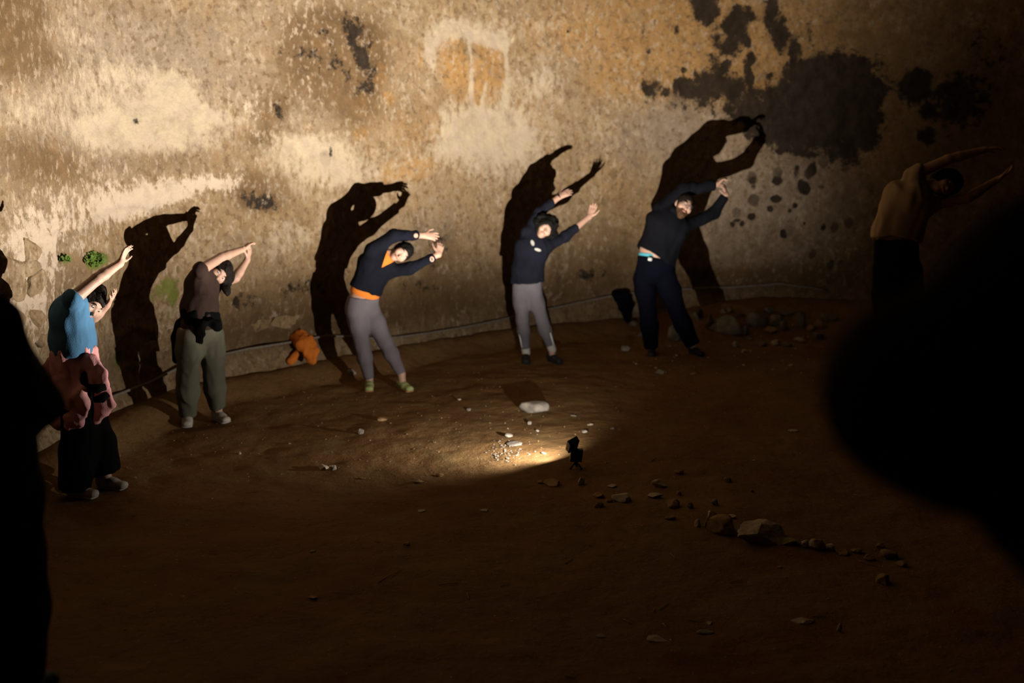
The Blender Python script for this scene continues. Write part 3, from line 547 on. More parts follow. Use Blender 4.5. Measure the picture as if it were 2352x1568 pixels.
def shoe(t, heel, toe, m, msole=None, s=1.0, zs=None):
    heel = np.asarray(heel, float); toe = np.asarray(toe, float); d = unit((toe-heel)*[1, 1, 0]); l = np.array([-d[1], d[0], 0]); L = 0.26*s
    g = heel.copy(); z = np.array([0, 0, 1.0]); F = Field(0.007)
    F.seg(g+z*0.035+d*0.02, g+z*0.030+d*(L-0.055), 0.034, 0.042, 0.040, 0.030, lat=l, k=0.02)
    F.seg(g+z*0.075+d*0.025, g+z*0.045+d*0.12, 0.036, 0.036, 0.036, 0.03, lat=l, k=0.03); F.half(g+z*0.014, -z)
    o = mesh_field(F, 'shoe', m, t, 2)
    F = Field(0.007); F.seg(g+z*0.012+d*0.02, g+z*0.012+d*(L-0.055), 0.038, 0.046, 0.018, 0.018, lat=l, k=0.01); F.half(g+z*0.018, z); F.half(g, -z)
    mesh_field(F, 'sole', msole or M_SOLE, o, 1)
    return o

class Figure:
    """A person: joints given as (u, v, depth offset) seen from the place the photograph was taken, at the person's own distance Y."""
    def __init__(s, name, label, feet, Y=None, body=M_SKIN, h=0.0072):
        p = onground(*feet) if Y is None else np.array([0, Y, 0]); s.Y = p[1]; s.h = h
        q = atY(feet[0], feet[1], s.Y); s.base = np.array([q[0], s.Y, gz(q[0], s.Y)]); s.skin = body
        s.t = thing(name, s.base, label, 'person', 'people bending sideways in a circle'); s.B = Field(h)
    def P(s, u, v, dy=0.0): return atY(u, v, s.Y+dy)
    def pts(s, *a): return [s.P(*q) for q in a]
    def mesh(s, F, name, m, it=2, fold=None, parent=None): return mesh_field(F, name, m, parent or s.t, it, fold)
    def limb(s, F, pts, rad, k=0.02, cut=None): F.chain(pts, rad, k, cut)
def add_torso(F, sp, lat, hw, hd, g=0.0, k=0.03, a=0, b=None):
    for i in range(a, (len(sp)-1) if b is None else b):
        F.seg(sp[i], sp[i+1], hw[i]+g, hw[i+1]+g, hd[i]+g, hd[i+1]+g, lat=0.5*(np.asarray(lat[i])+np.asarray(lat[i+1])), k=k)
def endcut(pts): return (pts[-1], unit(np.asarray(pts[-1])-np.asarray(pts[-2])))
def along(pts, f):             # the part of a polyline up to fraction f of its length
    L = [np.linalg.norm(pts[i+1]-pts[i]) for i in range(len(pts)-1)]; T = sum(L)*f; out = [pts[0]]
    for i, l in enumerate(L):
        if T <= l: out.append(pts[i]+(pts[i+1]-pts[i])*T/l); break
        out.append(pts[i+1]); T -= l
    return out
HW = (.155, .130, .158, .070); HD = (.112, .098, .112, .055)
def make(fig, head, up, face, spine, shL, armL, shR, armR, legL, legR, hw=HW, hd=HD, hs=1.0, arm_r=(.050, .046, .038, .028), leg_r=(.092, .082, .056, .058, .036), handL=None, handR=None, facekit=True, brow=M_HAIR_BLACK):
    """armX: elbow, wrist (world points); legX: hip, knee, ankle. L and R are left and right as seen."""
    B = fig.B; fig.sp = spine; chest_lat = unit(shR-shL); hip_lat = unit(legR[0]-legL[0]); fig.lat = [hip_lat, unit(hip_lat+chest_lat), chest_lat, chest_lat]
    add_torso(B, spine, fig.lat, hw, hd)
    fig.hf = head_frame(head, up, face); hb = fig.hf[0]-fig.hf[1]*0.05*hs-fig.hf[2]*0.02*hs
    B.seg(spine[3], hb, 0.058, 0.054, k=0.03)
    for key, sh, arm, hand in (('L', shL, armL, handL), ('R', shR, armR, handR)):
        B.seg(spine[2]+(spine[3]-spine[2])*0.45, sh, 0.084, 0.048, k=0.03)
        el, wr = arm[0], arm[1]; mid = el+(wr-el)*0.3
        B.chain([sh, el, mid, wr], [arm_r[0], arm_r[2]*1.05, arm_r[2]*1.05, arm_r[3]], k=0.015)
        setattr(fig, 'arm'+key, [sh, el, wr]); setattr(fig, 'sh'+key, sh)
        if hand: add_hand(B, wr, **hand)
    for key, leg in (('L', legL), ('R', legR)):
        hip, kn, an = leg[:3]; calf = kn+(an-kn)*0.28
        B.chain([hip, hip+(kn-hip)*0.35, kn, calf, an], list(leg_r), k=0.03); setattr(fig, 'leg'+key, [hip, kn, an])
    fig.hw, fig.hd, fig.arm_r, fig.leg_r = hw, hd, arm_r, leg_r
    add_head(B, fig.hf, hs)
    if facekit: face_parts(fig.t, fig.hf, hs, brow)
def foot(fig, ankle, toe_dir, m, msole=None, s=1.0):
    z = fz(ankle[0], ankle[1]); d = unit(np.array([toe_dir[0], toe_dir[1], 0])); heel = np.array([ankle[0], ankle[1], z])-d*0.055
    fig.B.seg(ankle, np.array([ankle[0], ankle[1], z+0.05])+d*0.02, 0.036, 0.036, k=0.02)
    fig.B.seg(heel+d*0.04+[0, 0, .045], heel+d*0.19*s+[0, 0, .034], 0.030, 0.026, k=0.02)
    return shoe(fig.t, heel, heel+d, m, msole, s)
def top(fig, m, g, hemp, hemn, fracL, fracR, name='shirt', start=0, fold=(0.012, 9.0, (0, 0, 1), 0.3, 1), loose=(0, 0, 0, 0), sleeve=0.014, neck=None, h=0.009, extra=None, it=2):
    F = Field(h); hw = [a+g+e for a, e in zip(fig.hw, loose)]; hd = [a+g+e for a, e in zip(fig.hd, loose)]
    add_torso(F, fig.sp, fig.lat, hw, hd, 0, 0.04, start)
    for arm, sh, fr in ((fig.armL, fig.shL, fracL), (fig.armR, fig.shR, fracR)):
        p = along(arm, fr)
        F.seg(fig.sp[2]+(fig.sp[3]-fig.sp[2])*0.45, sh, 0.090+g, (0.032 if fr < .12 else 0.046)+g, k=0.05); L = sum(np.linalg.norm(p[i+1]-p[i]) for i in range(len(p)-1)); full = sum(np.linalg.norm(arm[i+1]-arm[i]) for i in (0, 1)); r = [fig.arm_r[0]+sleeve]; acc = 0
        for i in range(1, len(p)):
            acc += np.linalg.norm(p[i]-p[i-1]); r.append(fig.arm_r[0]+sleeve+(fig.arm_r[3]-fig.arm_r[0])*acc/full)
        F.chain(p, r, k=0.03, cut=endcut(p))
    if hemp is not None: F.half(hemp, hemn)
    if neck is not None:
        for (a, b, r0, r1) in neck: F.seg(a, b, r0, r1, k=0.008, sub=True)
    if extra: extra(F)
    return fig.mesh(F, name, m, it, fold)
def bottoms(fig, m, g, waistp, waistn, ends=(1.0, 1.0), name='trousers', flare=0.0, seat=0.0, fold=(0.010, 8.0, (0, 0, 1), 0.25, 3), h=0.009):
    F = Field(h); sp = fig.sp; add_torso(F, sp, fig.lat, [a+g for a in fig.hw], [a+g+seat for a in fig.hd], 0, 0.04, 0, 2)
    for leg, e in ((fig.legL, ends[0]), (fig.legR, ends[1])):
        hip, kn, an = leg; q = an if e == 1.0 else kn+(an-kn)*e; R = fig.leg_r
        F.chain([hip, hip+(kn-hip)*0.35, kn, kn+(q-kn)*0.35, q], [R[0]+g, R[1]+g+flare*0.3, R[2]+g+flare*0.6, R[3]+g+flare*0.8, R[4]+g+flare], k=0.035, cut=endcut([kn, q]))
    if waistp is not None: F.half(waistp, waistn)
    return fig.mesh(F, name, m, 2, fold)
def on_mesh(o, u, v):
    me = o.data; bv = BVHTree.FromPolygons([tuple(x.co) for x in me.vertices], [tuple(p.vertices) for p in me.polygons])
    r = bv.ray_cast(Vector(CAM), Vector(ray(u, v)).normalized()); return (np.array(r[0]), np.array(r[1])) if r[0] else (None, None)
def patch(fig, name, o, quad, m, parent=None, lift=0.003, label=None):     # a flat print or patch lying on a garment
    n = len(quad); P = [on_mesh(o, *q) for q in quad]
    P = [x for x in P if x[0] is not None]; n = len(P)
    if n < 3: return None
    V = [p+nn*lift for p, nn in P]; V.append(np.mean(V, 0))
    r = new_mesh(name, V, [(i, (i+1) % n, n) for i in range(n)], m, parent or o)
    if label: r['label'] = label
    return r
def tri_patch(name, o, a, b, c, m, label, n=9, lift=0.007):
    a, b, c = [np.array(x, float) for x in (a, b, c)]; V = []; ix = {}; F = []
    for i in range(n+1):
        for j in range(n+1-i):
            P, N = on_mesh_fast(o, *(a+(b-a)*i/n+(c-a)*j/n))
            if P is not None: ix[i, j] = len(V); V.append(P+N*lift)
    for i in range(n):
        for j in range(n-i):
            for t in (((i, j), (i+1, j), (i, j+1)), ((i+1, j), (i+1, j+1), (i, j+1))):
                if all(k in ix for k in t): F.append(tuple(ix[k] for k in t))
    if F: new_mesh(name, V, F, m, o)['label'] = label
_BV = {}
def on_mesh_fast(o, u, v):
    if o.name not in _BV: _BV[o.name] = BVHTree.FromPolygons([tuple(x.co) for x in o.data.vertices], [tuple(p.vertices) for p in o.data.polygons])
    r = _BV[o.name].ray_cast(Vector(CAM), Vector(ray(u, v)).normalized()); return (np.array(r[0]), np.array(r[1])) if r[0] else (None, None)
def oval(u, v, a, b, ang=0, n=10):
    t = math.radians(ang); return [(u+a*math.cos(x)*math.cos(t)-b*math.sin(x)*math.sin(t), v+a*math.cos(x)*math.sin(t)+b*math.sin(x)*math.cos(t)) for x in np.linspace(0, 2*math.pi, n, endpoint=False)]
def pv(du, dv, dy=0.0): return unit(np.array([du, 0, 0])-UP*dv+np.array([0, dy, 0]))   # a direction: right, down in the picture, and away

# ---- the navy sweater man/woman in grey leggings, centre left
def person_navy_orange():
    f = Figure('person', 'person in navy sweater over orange shirt and grey leggings, bending sideways', (888, 892), body=M_SKIN); P = f.P
    legL = (P(818, 716, -.04), P(832, 793, -.06), P(848, 868)); legR = (P(849, 718, .04), P(885, 785, 0), P(922, 858, -.03))
    sp = [P(831, 702), P(840, 664, .03), P(862, 612, .08), P(884, 587, .10)]
    wrL, wrR = P(974, 540, .28), P(1007, 584, .22)
    make(f, P(921, 580, .10), pv(1, -.42, .10), (.35, -1, -.1), sp, P(856, 574, .02), (P(905, 541, .10), wrL), P(893, 622, .12), (P(940, 617, .12), wrR), legL, legR,
         hw=(.150, .128, .150, .070), hd=(.112, .094, .110, .055), leg_r=(.094, .084, .058, .060, .036),
         handL=dict(tip=P(1016, 545, .34), palm_n=pv(-.1, .5, 1), thumb=1, curls=[.3, .5, .8, 1.0], s=1.05), handR=dict(tip=P(1015, 552, .30), palm_n=pv(-.5, 0, 1), thumb=1, curl=.7))
    foot(f, legL[2], (.12, -1), M_GREENSHOE, M_ORANGESOLE); foot(f, legR[2], (.75, -1), M_GREENSHOE, M_ORANGESOLE)
    f.mesh(f.B, 'body', M_SKIN, 2)
    hem = P(826, 672); hn = unit(P(826, 672)-P(834, 652)); cl, cf = f.sp[2], f.hf[2]
    nk = [(P(896, 588, -.05), P(880, 611, -.075), .042, .016), (f.sp[3]-pv(0, 0, .0), f.hf[0], .062, .075)]
    ti = top(f, M_ORANGE, .008, P(824, 675), hn, .06, .06, 'undershirt', fold=None, sleeve=.004); ti['label'] = 'orange undershirt showing at neck and hem'
    s = top(f, M_NAVY, .020, P(829, 663), hn, .88, .90, 'sweater', neck=nk, fold=(.014, 8, pv(.5, -1), .35, 2))
    tri_patch('undershirt_collar', s, (889, 576), (876, 614), (905, 600), M_ORANGE, 'orange undershirt in the open neck of the sweater')
    patch(f, 'cuff_opening', s, oval(955, 541, 5, 5), M_SKIN); patch(f, 'cuff_opening', s, oval(992, 595, 5, 6), M_SKIN)
    bottoms(f, M_GREY, .010, P(828, 681), unit(P(830, 664)-P(828, 681)), (1.0, 1.0), 'leggings', fold=(.006, 9, (0, 0, 1), .3, 3))
    H_ = Field(.008); hair_cap(H_, f.hf, 1, .012, .060); f.mesh(H_, 'hair', M_HAIR_BLACK, 1, (.008, 40, (0, 0, 1), 1, 1))
    return f
def person_curly():
    f = Figure('person', 'person with curly dark hair in navy long sleeved shirt, arms apart overhead', (1238, 828), body=M_SKIN); P = f.P
    legL = (P(1197, 676), P(1199, 735, -.03), P(1208, 806)); legR = (P(1227, 676), P(1244, 735, -.03), P(1267, 799, -.03))
    sp = [P(1211, 656), P(1211, 618, .02), P(1222, 570, .05), P(1234, 545, .07)]
    wrL, wrR = P(1284, 452, .28), P(1353, 498, .36)
    make(f, P(1251, 526, .05), pv(.8, -1, .05), (.05, -1, -.05), sp, P(1212, 533, .05), (P(1240, 487, .16), wrL), P(1254, 566, .08), (P(1298, 543, .22), wrR), legL, legR,
         hw=(.150, .135, .158, .070), hd=(.112, .102, .110, .055), leg_r=(.084, .076, .054, .056, .034), hs=1.0,
         handL=dict(tip=P(1326, 431, .34), palm_n=pv(.2, .6, 1), thumb=1, curl=.3, spread=.06, s=1.05), handR=dict(tip=P(1367, 466, .42), palm_n=pv(-.4, 0, -1), thumb=1, curl=.25, spread=.07))
    foot(f, legL[2], (-.02, -1), M_BLACKSHOE, M_BLACKSHOE); foot(f, legR[2], (.65, -1), M_BLACKSHOE, M_BLACKSHOE)
    f.mesh(f.B, 'body', M_SKIN, 2)
    nk = [(f.sp[3], f.hf[0], .060, .075)]
    s = top(f, M_NAVY2, .020, P(1208, 648), unit(P(1210, 660)-P(1209, 640)), .82, .70, 'shirt', neck=nk, loose=(.015, .01, 0, 0), fold=(.012, 8, (0, 0, 1), .35, 5))
    patch(f, 'chest_print', s, oval(1223, 558, 4, 7, -20), M_WHITE, label='pale oval print on the chest'); patch(f, 'chest_print', s, oval(1235, 573.5, 8, 3.4, 18), M_WHITE, label='pale printed bar on the chest')
    bottoms(f, M_GREY2, .010, P(1211, 640), unit(P(1211, 620)-P(1211, 640)), (.93, .93), 'leggings', fold=(.006, 9, (0, 0, 1), .3, 6))
    for leg, sx in ((f.legL, -1), (f.legR, 1)):
        a = leg[1]+(leg[2]-leg[1])*.42+np.array([sx*.045, -.045, 0]); b = leg[1]+(leg[2]-leg[1])*.86+np.array([sx*.036, -.036, 0]); d = unit(b-a)
        V, Fc = tube([a, b], [.010, .010], 8, flat=.6); o = new_mesh('shin_stripe', V, Fc, M_STRIPE, f.t); o['label'] = 'pale stripe on the shin'
        q = leg[2]; F = Field(.007); F.seg(leg[1]+(q-leg[1])*.90, q+(q-leg[1])*.06, .047, .045, k=.01); f.mesh(F, 'sock', M_WHITE, 1)
    H_ = Field(.009); c, u, fc, l = f.hf; hair_cap(H_, f.hf, 1, .040, .048, nape=-.09)
    rng = random.Random(4)
    for i in range(70):
        th, ph = rng.uniform(0, 2*math.pi), math.acos(rng.uniform(-.55, 1)); d = l*math.cos(th)*math.sin(ph)+fc*math.sin(th)*math.sin(ph)+u*math.cos(ph)
        if d@fc > .35 and d@u < .55: continue
        H_.ell(c+u*.030-fc*.020+d*.118, (l, u, fc), (.034, .032, .034), k=.008)
    f.mesh(H_, 'hair', M_HAIR_BLACK, 1, (.012, 30, (0, 0, 1), 1, 1))
    V, Fc = tube([P(1283.5, 452.5, .28)-pv(1, -.5)*.012, P(1283.5, 452.5, .28)+pv(1, -.5)*.012], [.033, .033], 12); new_mesh('wristband', V, Fc, M_NAVY2, f.t)
    return f
def person_beard():
    f = Figure('person', 'bearded person with glasses in black hooded top and dark navy trousers', (1545, 812), body=M_SKIN); P = f.P
    legL = (P(1478, 640), P(1488, 718, -.03), P(1497, 800)); legR = (P(1530, 640), P(1556, 718, -.03), P(1592, 793, -.03))
    sp = [P(1504, 618), P(1510, 575), P(1532, 518, -.02), P(1549, 490, -.02)]
    wrL, wrR = P(1646, 424, .06), P(1668, 447, .08)
    make(f, P(1570, 473, -.06), pv(.58, -1, -.05), (.10, -1, -.12), sp, P(1519, 480, .03), (P(1572, 436, .05), wrL), P(1568, 522, -.02), (P(1640, 489, .12), wrR), legL, legR,
         hw=(.195, .185, .200, .078), hd=(.130, .130, .130, .06), leg_r=(.105, .095, .066, .066, .042), arm_r=(.056, .05, .044, .031), hs=1.15,
         handL=dict(tip=P(1664, 408, .06), palm_n=pv(.5, 1, .2), thumb=1, curl=1.1), handR=dict(tip=P(1662, 420, .04), palm_n=pv(-1, -.5, .2), thumb=1, curl=1.0))
    foot(f, legL[2], (-.15, -1), M_BLACKSHOE, M_BLACKSHOE, 1.08); foot(f, legR[2], (.45, -1), M_BLACKSHOE, M_BLACKSHOE, 1.08)
    f.mesh(f.B, 'body', M_SKIN, 2)
    nk = [(f.sp[3], f.hf[0], .066, .08)]
    s = top(f, M_BLACKNAVY, .022, P(1504, 590), unit(pv(-.60, 1)), .96, .97, 'hooded_top', neck=nk, loose=(.01, .01, .01, .0), fold=(.020, 6, pv(.3, -1), .3, 8), sleeve=.026)
    F = Field(.009); c = f.sp[3]; d = unit(f.hf[0]-c)
    for i in range(7):
        a0, a1 = [math.pi*2*x/7 for x in (i, i+1)]; e1 = perp((1, 0, .2), d); e2 = np.cross(d, e1); F.seg(c+d*.035+(e1*math.cos(a0)+e2*math.sin(a0))*.085, c+d*.035+(e1*math.cos(a1)+e2*math.sin(a1))*.085, .026, .026, k=.02)
    f.mesh(F, 'hood', M_BLACKNAVY, 1, (.012, 10, (0, 0, 1), .5, 9), parent=s)
    tr = bottoms(f, M_DENIM, .014, P(1500, 597), unit(pv(.22, -1)), (.98, .98), 'trousers', flare=.022, seat=.01)
    F = Field(.008); add_torso(F, f.sp, f.lat, [a+.010 for a in f.hw], [a+.010 for a in f.hd], 0, .04, 0, 2); F.half(P(1500, 587), pv(.22, -1)); F.half(P(1500, 599), pv(-.22, 1)); F.half(P(1495, 590), (1, 0, 0)); f.mesh(F, 'waistband', M_CYAN, 1)['label'] = 'turquoise underwear waistband showing above the belt'
    F = Field(.008); add_torso(F, f.sp, f.lat, [a+.018 for a in f.hw], [a+.018 for a in f.hd], 0, .04, 0, 2); F.half(P(1500, 594), pv(.22, -1)); F.half(P(1500, 601), pv(-.22, 1)); f.mesh(F, 'belt', M_BLACKCLOTH, 1)
    bc = P(1493, 595, -.185); V, Fc = box(bc, (pv(1, .2), np.array([0, 1., 0]), pv(.2, -1)), (.022, .006, .018), .004, 1); new_mesh('belt_buckle', V, Fc, M_METAL, f.t)['label'] = 'steel belt buckle'
    c, u, fc, l = f.hf; S = 1.15; F = Field(.007)
    F.seg(c-u*.035*S+fc*.03*S, c-u*.088*S+fc*.062*S, .070*S, .040*S, .070*S, .040*S, lat=l, k=.02); F.seg(c-u*.036*S+fc*.092*S-l*.02, c-u*.036*S+fc*.092*S+l*.02, .008, .008, k=.01)
    F.ell(c-u*.054*S+fc*.10*S, (l, u, fc), (.022, .010, .02), k=.006, sub=True); F.ell(c+u*.03*S+fc*.075*S, (l, u, fc), (.062*S, .070*S, .06*S), k=.01, sub=True)
    f.mesh(F, 'beard', M_BEARD, 1, (.008, 40, u, .6, 2))
    H_ = Field(.008); hair_cap(H_, f.hf, S, .010, .062); f.mesh(H_, 'hair', M_HAIR_BROWN, 1, (.007, 40, (0, 0, 1), 1, 3))
    g = None; V, Fc = [], []
    for q in (-1, 1):
        e = c+u*.008*S+fc*.104*S+l*q*.033*S; ring = [e+l*.024*math.cos(a)+u*.019*math.sin(a) for a in np.linspace(0, 2*math.pi, 13)]; v, fa = tube(ring, .0028, 6, False); k = len(V); V += v; Fc += [tuple(i+k for i in x) for x in fa]
    for a, b in ((c+u*.010*S+fc*.106*S-l*.010, c+u*.010*S+fc*.106*S+l*.010), (c+u*.012*S+fc*.10*S-l*.06, c+u*.006-fc*.0-l*.088), (c+u*.012*S+fc*.10*S+l*.06, c+u*.006-fc*.0+l*.088)):
        v, fa = tube([a, b], .0028, 6); k = len(V); V += v; Fc += [tuple(i+k for i in x) for x in fa]
    new_mesh('glasses', V, Fc, M_GLASSES, f.t)
    n0 = f.sp[3]+unit(f.hf[0]-f.sp[3])*.035; e1 = pv(.6, .8); e2 = np.array([0, -1., 0]); d = unit(f.hf[0]-f.sp[3])
    V, Fc = tube([n0+(e1*math.cos(a)+e2*math.sin(a))*.074-d*.02*math.sin(a) for a in np.linspace(-.3, math.pi+.3, 12)], .009, 8); new_mesh('neck_cord', V, Fc, M_GREEN, f.t)['label'] = 'bright green cord around the neck'
    return f
def tied(fig, m, g, slab, knot, sleeves, panels, name='tied_jacket', fold=(.014, 9, (0, 0, 1), .3, 4), h=.009):
    """A garment knotted round the hips: a band, a knot, two hanging sleeves, the body of it hanging behind."""
    F = Field(h); add_torso(F, fig.sp, fig.lat, [a+g for a in fig.hw], [a+g for a in fig.hd], 0, .04, 0, 2)
    for p, n in slab: F.ops[0] = F.ops[0]
    ops = []
    for op in F.ops: ops.append(op[:10]+([(np.asarray(p, float), n) for p, n in slab],)+op[11:])
    F.ops = ops
    if knot is not None: F.ell(knot, (np.array([1., 0, 0]), np.array([0, 1., 0]), np.array([0, 0, 1.])), (.035, .035, .03), k=.02)
    for (pts, ws, th) in sleeves+panels:
        for i in range(len(pts)-1): F.seg(pts[i], pts[i+1], ws[i], ws[i+1], th, th, lat=(1, .0, 0) if len(pts) < 99 else None, k=.03)
    return fig.mesh(F, name, m, 2, fold)
def person_brown():
    f = Figure('person', 'person in dark brown shirt and grey green trousers, black jacket tied at the waist', (472, 968), body=M_SKIN); P = f.P
    legL = (P(438, 770, -.28), P(432, 868, -.18), P(431, 955, -.06)); legR = (P(484, 770, -.10), P(491, 862, -.02), P(499, 935, .06))
    sp = [P(462, 752, -.20), P(458, 708, -.16), P(463, 658, -.04), P(476, 630, .0)]
    wrL, wrR = P(556, 573, .30), P(568, 596, .32)
    make(f, P(501, 627, .03), pv(.85, -.60, .15), (.75, -1, -.05), sp, P(459, 620, -.20), (P(508, 591, .04), wrL), P(494, 657, .12), (P(541, 638, .20), wrR), legL, legR,
         hw=(.150, .130, .145, .065), hd=(.118, .105, .110, .052), leg_r=(.098, .088, .062, .062, .038), arm_r=(.046, .042, .036, .026), hs=.97, brow=M_HAIR_BROWN,
         handL=dict(tip=P(577, 556, .38), palm_n=pv(.3, 1, .3), thumb=1, curl=.5, s=.92), handR=dict(tip=P(576, 566, .36), palm_n=pv(-1, -.2, .2), thumb=1, curl=.5, s=.92))
    foot(f, legL[2], (.25, -1), M_PALESHOE, M_SOLE, .95); foot(f, legR[2], (.8, -.8), M_PALESHOE, M_SOLE, .95)
    f.mesh(f.B, 'body', M_SKIN, 2)
    nk = [(f.sp[3], f.hf[0], .056, .075)]
    top(f, M_BROWN, .013, P(462, 742), unit(P(463, 745)-P(460, 715)), .05, .06, 'shirt', neck=nk, loose=(.01, .01, .005, 0), fold=(.016, 8, pv(.1, -1), .3, 11))
    bottoms(f, M_OLIVE, .010, P(462, 738), unit(P(460, 715)-P(462, 738)), (.99, .99), 'trousers', flare=.018, seat=.01, fold=(.014, 7, (0, 0, 1), .25, 12))
    kn = P(464, 744, -.36)
    tied(f, M_BLACKCLOTH, .030, [(P(462, 716), pv(.1, -1)), (P(462, 748), pv(-.12, 1))], kn,
         [([kn, P(459, 765, -.37), P(456, 786, -.36)], (.03, .036, .040), .016), ([P(480, 736, -.32), P(492, 744, -.29), P(499, 756, -.26)], (.035, .05, .045), .018)],
         [([P(416, 742, -.20), P(412, 775, -.14), P(409, 822, -.10)], (.05, .06, .045), .05), ([P(450, 745, -.04), P(448, 790, -.0)], (.16, .15), .025)])
    H_ = Field(.008); hair_cap(H_, f.hf, .97, .013, .058); c, u, fc, l = f.hf
    V0 = c-fc*.06+u*.05
    H_.chain([V0, V0+np.array([.02, .05, -.08]), P(517, 668, .02), P(514, 690, .02)], [.07, .055, .035, .012], k=.04)
    f.mesh(H_, 'hair', M_HAIR_BROWN, 1, (.012, 35, (0, 0, 1), .3, 3))
    return f
def person_blue():
    f = Figure('person', 'person in blue shirt and black trousers with a pink jacket tied around the hips', (222, 1132), body=M_SKIN); P = f.P
    legL = (P(176, 862, -.06), P(182, 985, -.06), P(172, 1122, -.06)); legR = (P(186, 862, .08), P(212, 975, .10), P(240, 1082, .12))
    sp = [P(172, 838), P(166, 780), P(164, 724, .0), P(176, 694, -.02)]
    wrL, wrR = P(276, 604, .16), P(245, 700, .10)
    make(f, P(203, 697, .04), pv(.75, -.8, .2), (1, -.25, .05), sp, P(168, 686, -.15), (P(222, 641, -.02), wrL), P(192, 728, .12), (P(215, 727, .08), wrR), legL, legR,
         hw=(.150, .135, .150, .065), hd=(.112, .105, .100, .05), leg_r=(.096, .088, .062, .062, .038), arm_r=(.046, .042, .036, .026), hs=.96, brow=M_HAIR_BROWN,
         handL=dict(tip=P(287, 578, .20), palm_n=pv(1, .6, -.1), thumb=1, curl=.45, s=.92), handR=dict(tip=P(262, 678, .06), palm_n=pv(-1, 0, .2), thumb=-1, curl=.5, s=.92))
    foot(f, legL[2], (1, -.25), M_PALESHOE, M_SOLE, .97); foot(f, legR[2], (1, -.3), M_PALESHOE, M_SOLE, .97)
    f.mesh(f.B, 'body', M_SKIN, 2)
    nk = [(f.sp[3], f.hf[0], .056, .072)]
    top(f, M_BLUE, .013, P(170, 812), unit(P(174, 845)-P(166, 795)), .07, .08, 'shirt', neck=nk, loose=(.01, .015, .005, 0), fold=(.014, 8, (0, 0, 1), .3, 21))
    bottoms(f, M_BLACKCLOTH, .014, P(172, 820), unit(P(166, 780)-P(172, 820)), (1.0, 1.0), 'trousers', flare=.052, seat=.015, fold=(.012, 7, (0, 0, 1), .25, 22))
    pk = tied(f, M_PINK, .030, [(P(170, 806), pv(-.15, -1)), (P(172, 850), pv(.1, 1))], P(205, 838, -.10),
         [([P(206, 826, -.10), P(224, 862, -.12), P(236, 888, -.12)], (.045, .055, .05), .03), ([P(238, 896, -.06), P(240, 925, -.05), P(222, 962, -.05)], (.05, .07, .03), .03)],
         [([P(150, 824, -.12), P(152, 865, -.16), P(178, 905, -.20), P(196, 925, -.20), P(170, 965, -.17), P(150, 992, -.14)], (.07, .07, .06, .045, .05, .035), .022),
          ([P(128, 830, .02), P(114, 880, .02), P(104, 915, .0), P(138, 975, -.08)], (.06, .09, .08, .04), .035), ([P(150, 838, -.10), P(140, 890, -.15), P(160, 930, -.18)], (.05, .055, .03), .02)], fold=(.022, 10, pv(.25, 1), .25, 24))
    V, Fc = tube([P(204, 890, -.17), P(222, 893, -.18), P(243, 888, -.15)], [.022, .030, .022], 8); new_mesh('dark_cuff', V, Fc, M_BLACKCLOTH, pk)['label'] = 'black cuff of the pink jacket'
    V, Fc = tube([P(216, 918, -.14), P(234, 915, -.13), P(248, 905, -.10)], [.020, .030, .022], 8); new_mesh('dark_cuff', V, Fc, M_BLACKCLOTH, pk)['label'] = 'black cuff of the pink jacket'
    H_ = Field(.008); hair_cap(H_, f.hf, .96, .013, .058); c, u, fc, l = f.hf
    H_.chain([c-fc*.06+u*.06, P(226, 668, .14), P(238, 690, .16)], [.06, .04, .015], k=.04)
    f.mesh(H_, 'hair', M_HAIR_BROWN, 1, (.012, 35, (0, 0, 1), .3, 3))
    return f
def person_beige():
    f = Figure('person', 'person in beige shirt and black trousers in the dark on the right', (2060, 985), Y=8.3, body=M_SKIN3); P = f.P
    g0 = P(2060, 700)[2]
    def gp(u, dy=0.0, z=.08): p = P(u, 900, dy); p[2] = fz(p[0], p[1])+z; return p
    aL, aR = gp(2030), gp(2110)
    legL = (P(2036, 620), 0.5*(P(2036, 620)+aL)+[0, -.03, 0], aL); legR = (P(2086, 620), 0.5*(P(2086, 620)+aR)+[.01, -.03, 0], aR)
    sp = [P(2058, 590), P(2058, 535), P(2086, 460, -.03), P(2118, 432, -.04)]
    wrL, wrR = P(2262, 344, -.10), P(2290, 413, -.10)
    make(f, P(2168, 422, -.08), pv(1, -.3, 0), (.05, -1, -.3), sp, P(2096, 403, -.05), (P(2178, 366, -.10), wrL), P(2130, 472, -.05), (P(2222, 455, -.12), wrR), legL, legR,
         hw=(.165, .158, .165, .07), hd=(.115, .112, .115, .055), hs=1.03, leg_r=(.094, .086, .06, .06, .038),
         handL=dict(tip=P(2312, 336, -.12), palm_n=pv(.2, 1, 0), thumb=1, curl=.4), handR=dict(tip=P(2326, 388, -.12), palm_n=pv(-.5, -1, 0), thumb=1, curl=.4))
    foot(f, aL, (-.3, -1), M_BLACKSHOE, M_BLACKSHOE); foot(f, aR, (.1, -1), M_BLACKSHOE, M_BLACKSHOE)
    f.mesh(f.B, 'body', M_SKIN3, 2)
    top(f, M_BEIGE, .020, P(2058, 551), unit(pv(-.12, 1)), .17, .17, 'shirt', neck=[(f.sp[3], f.hf[0], .06, .08)], loose=(.01, .015, .01, 0), fold=(.030, 5, pv(.25, -1), .25, 31))
    bottoms(f, M_BLACKCLOTH, .016, P(2058, 556), unit(pv(.1, -1)), (.98, .98), 'trousers', flare=.02, seat=.01)
    H_ = Field(.009); hair_cap(H_, f.hf, 1.03, .030, .055, nape=-.06); f.mesh(H_, 'hair', M_HAIR_BLACK, 1, (.020, 30, (0, 0, 1), 1, 3))
    return f
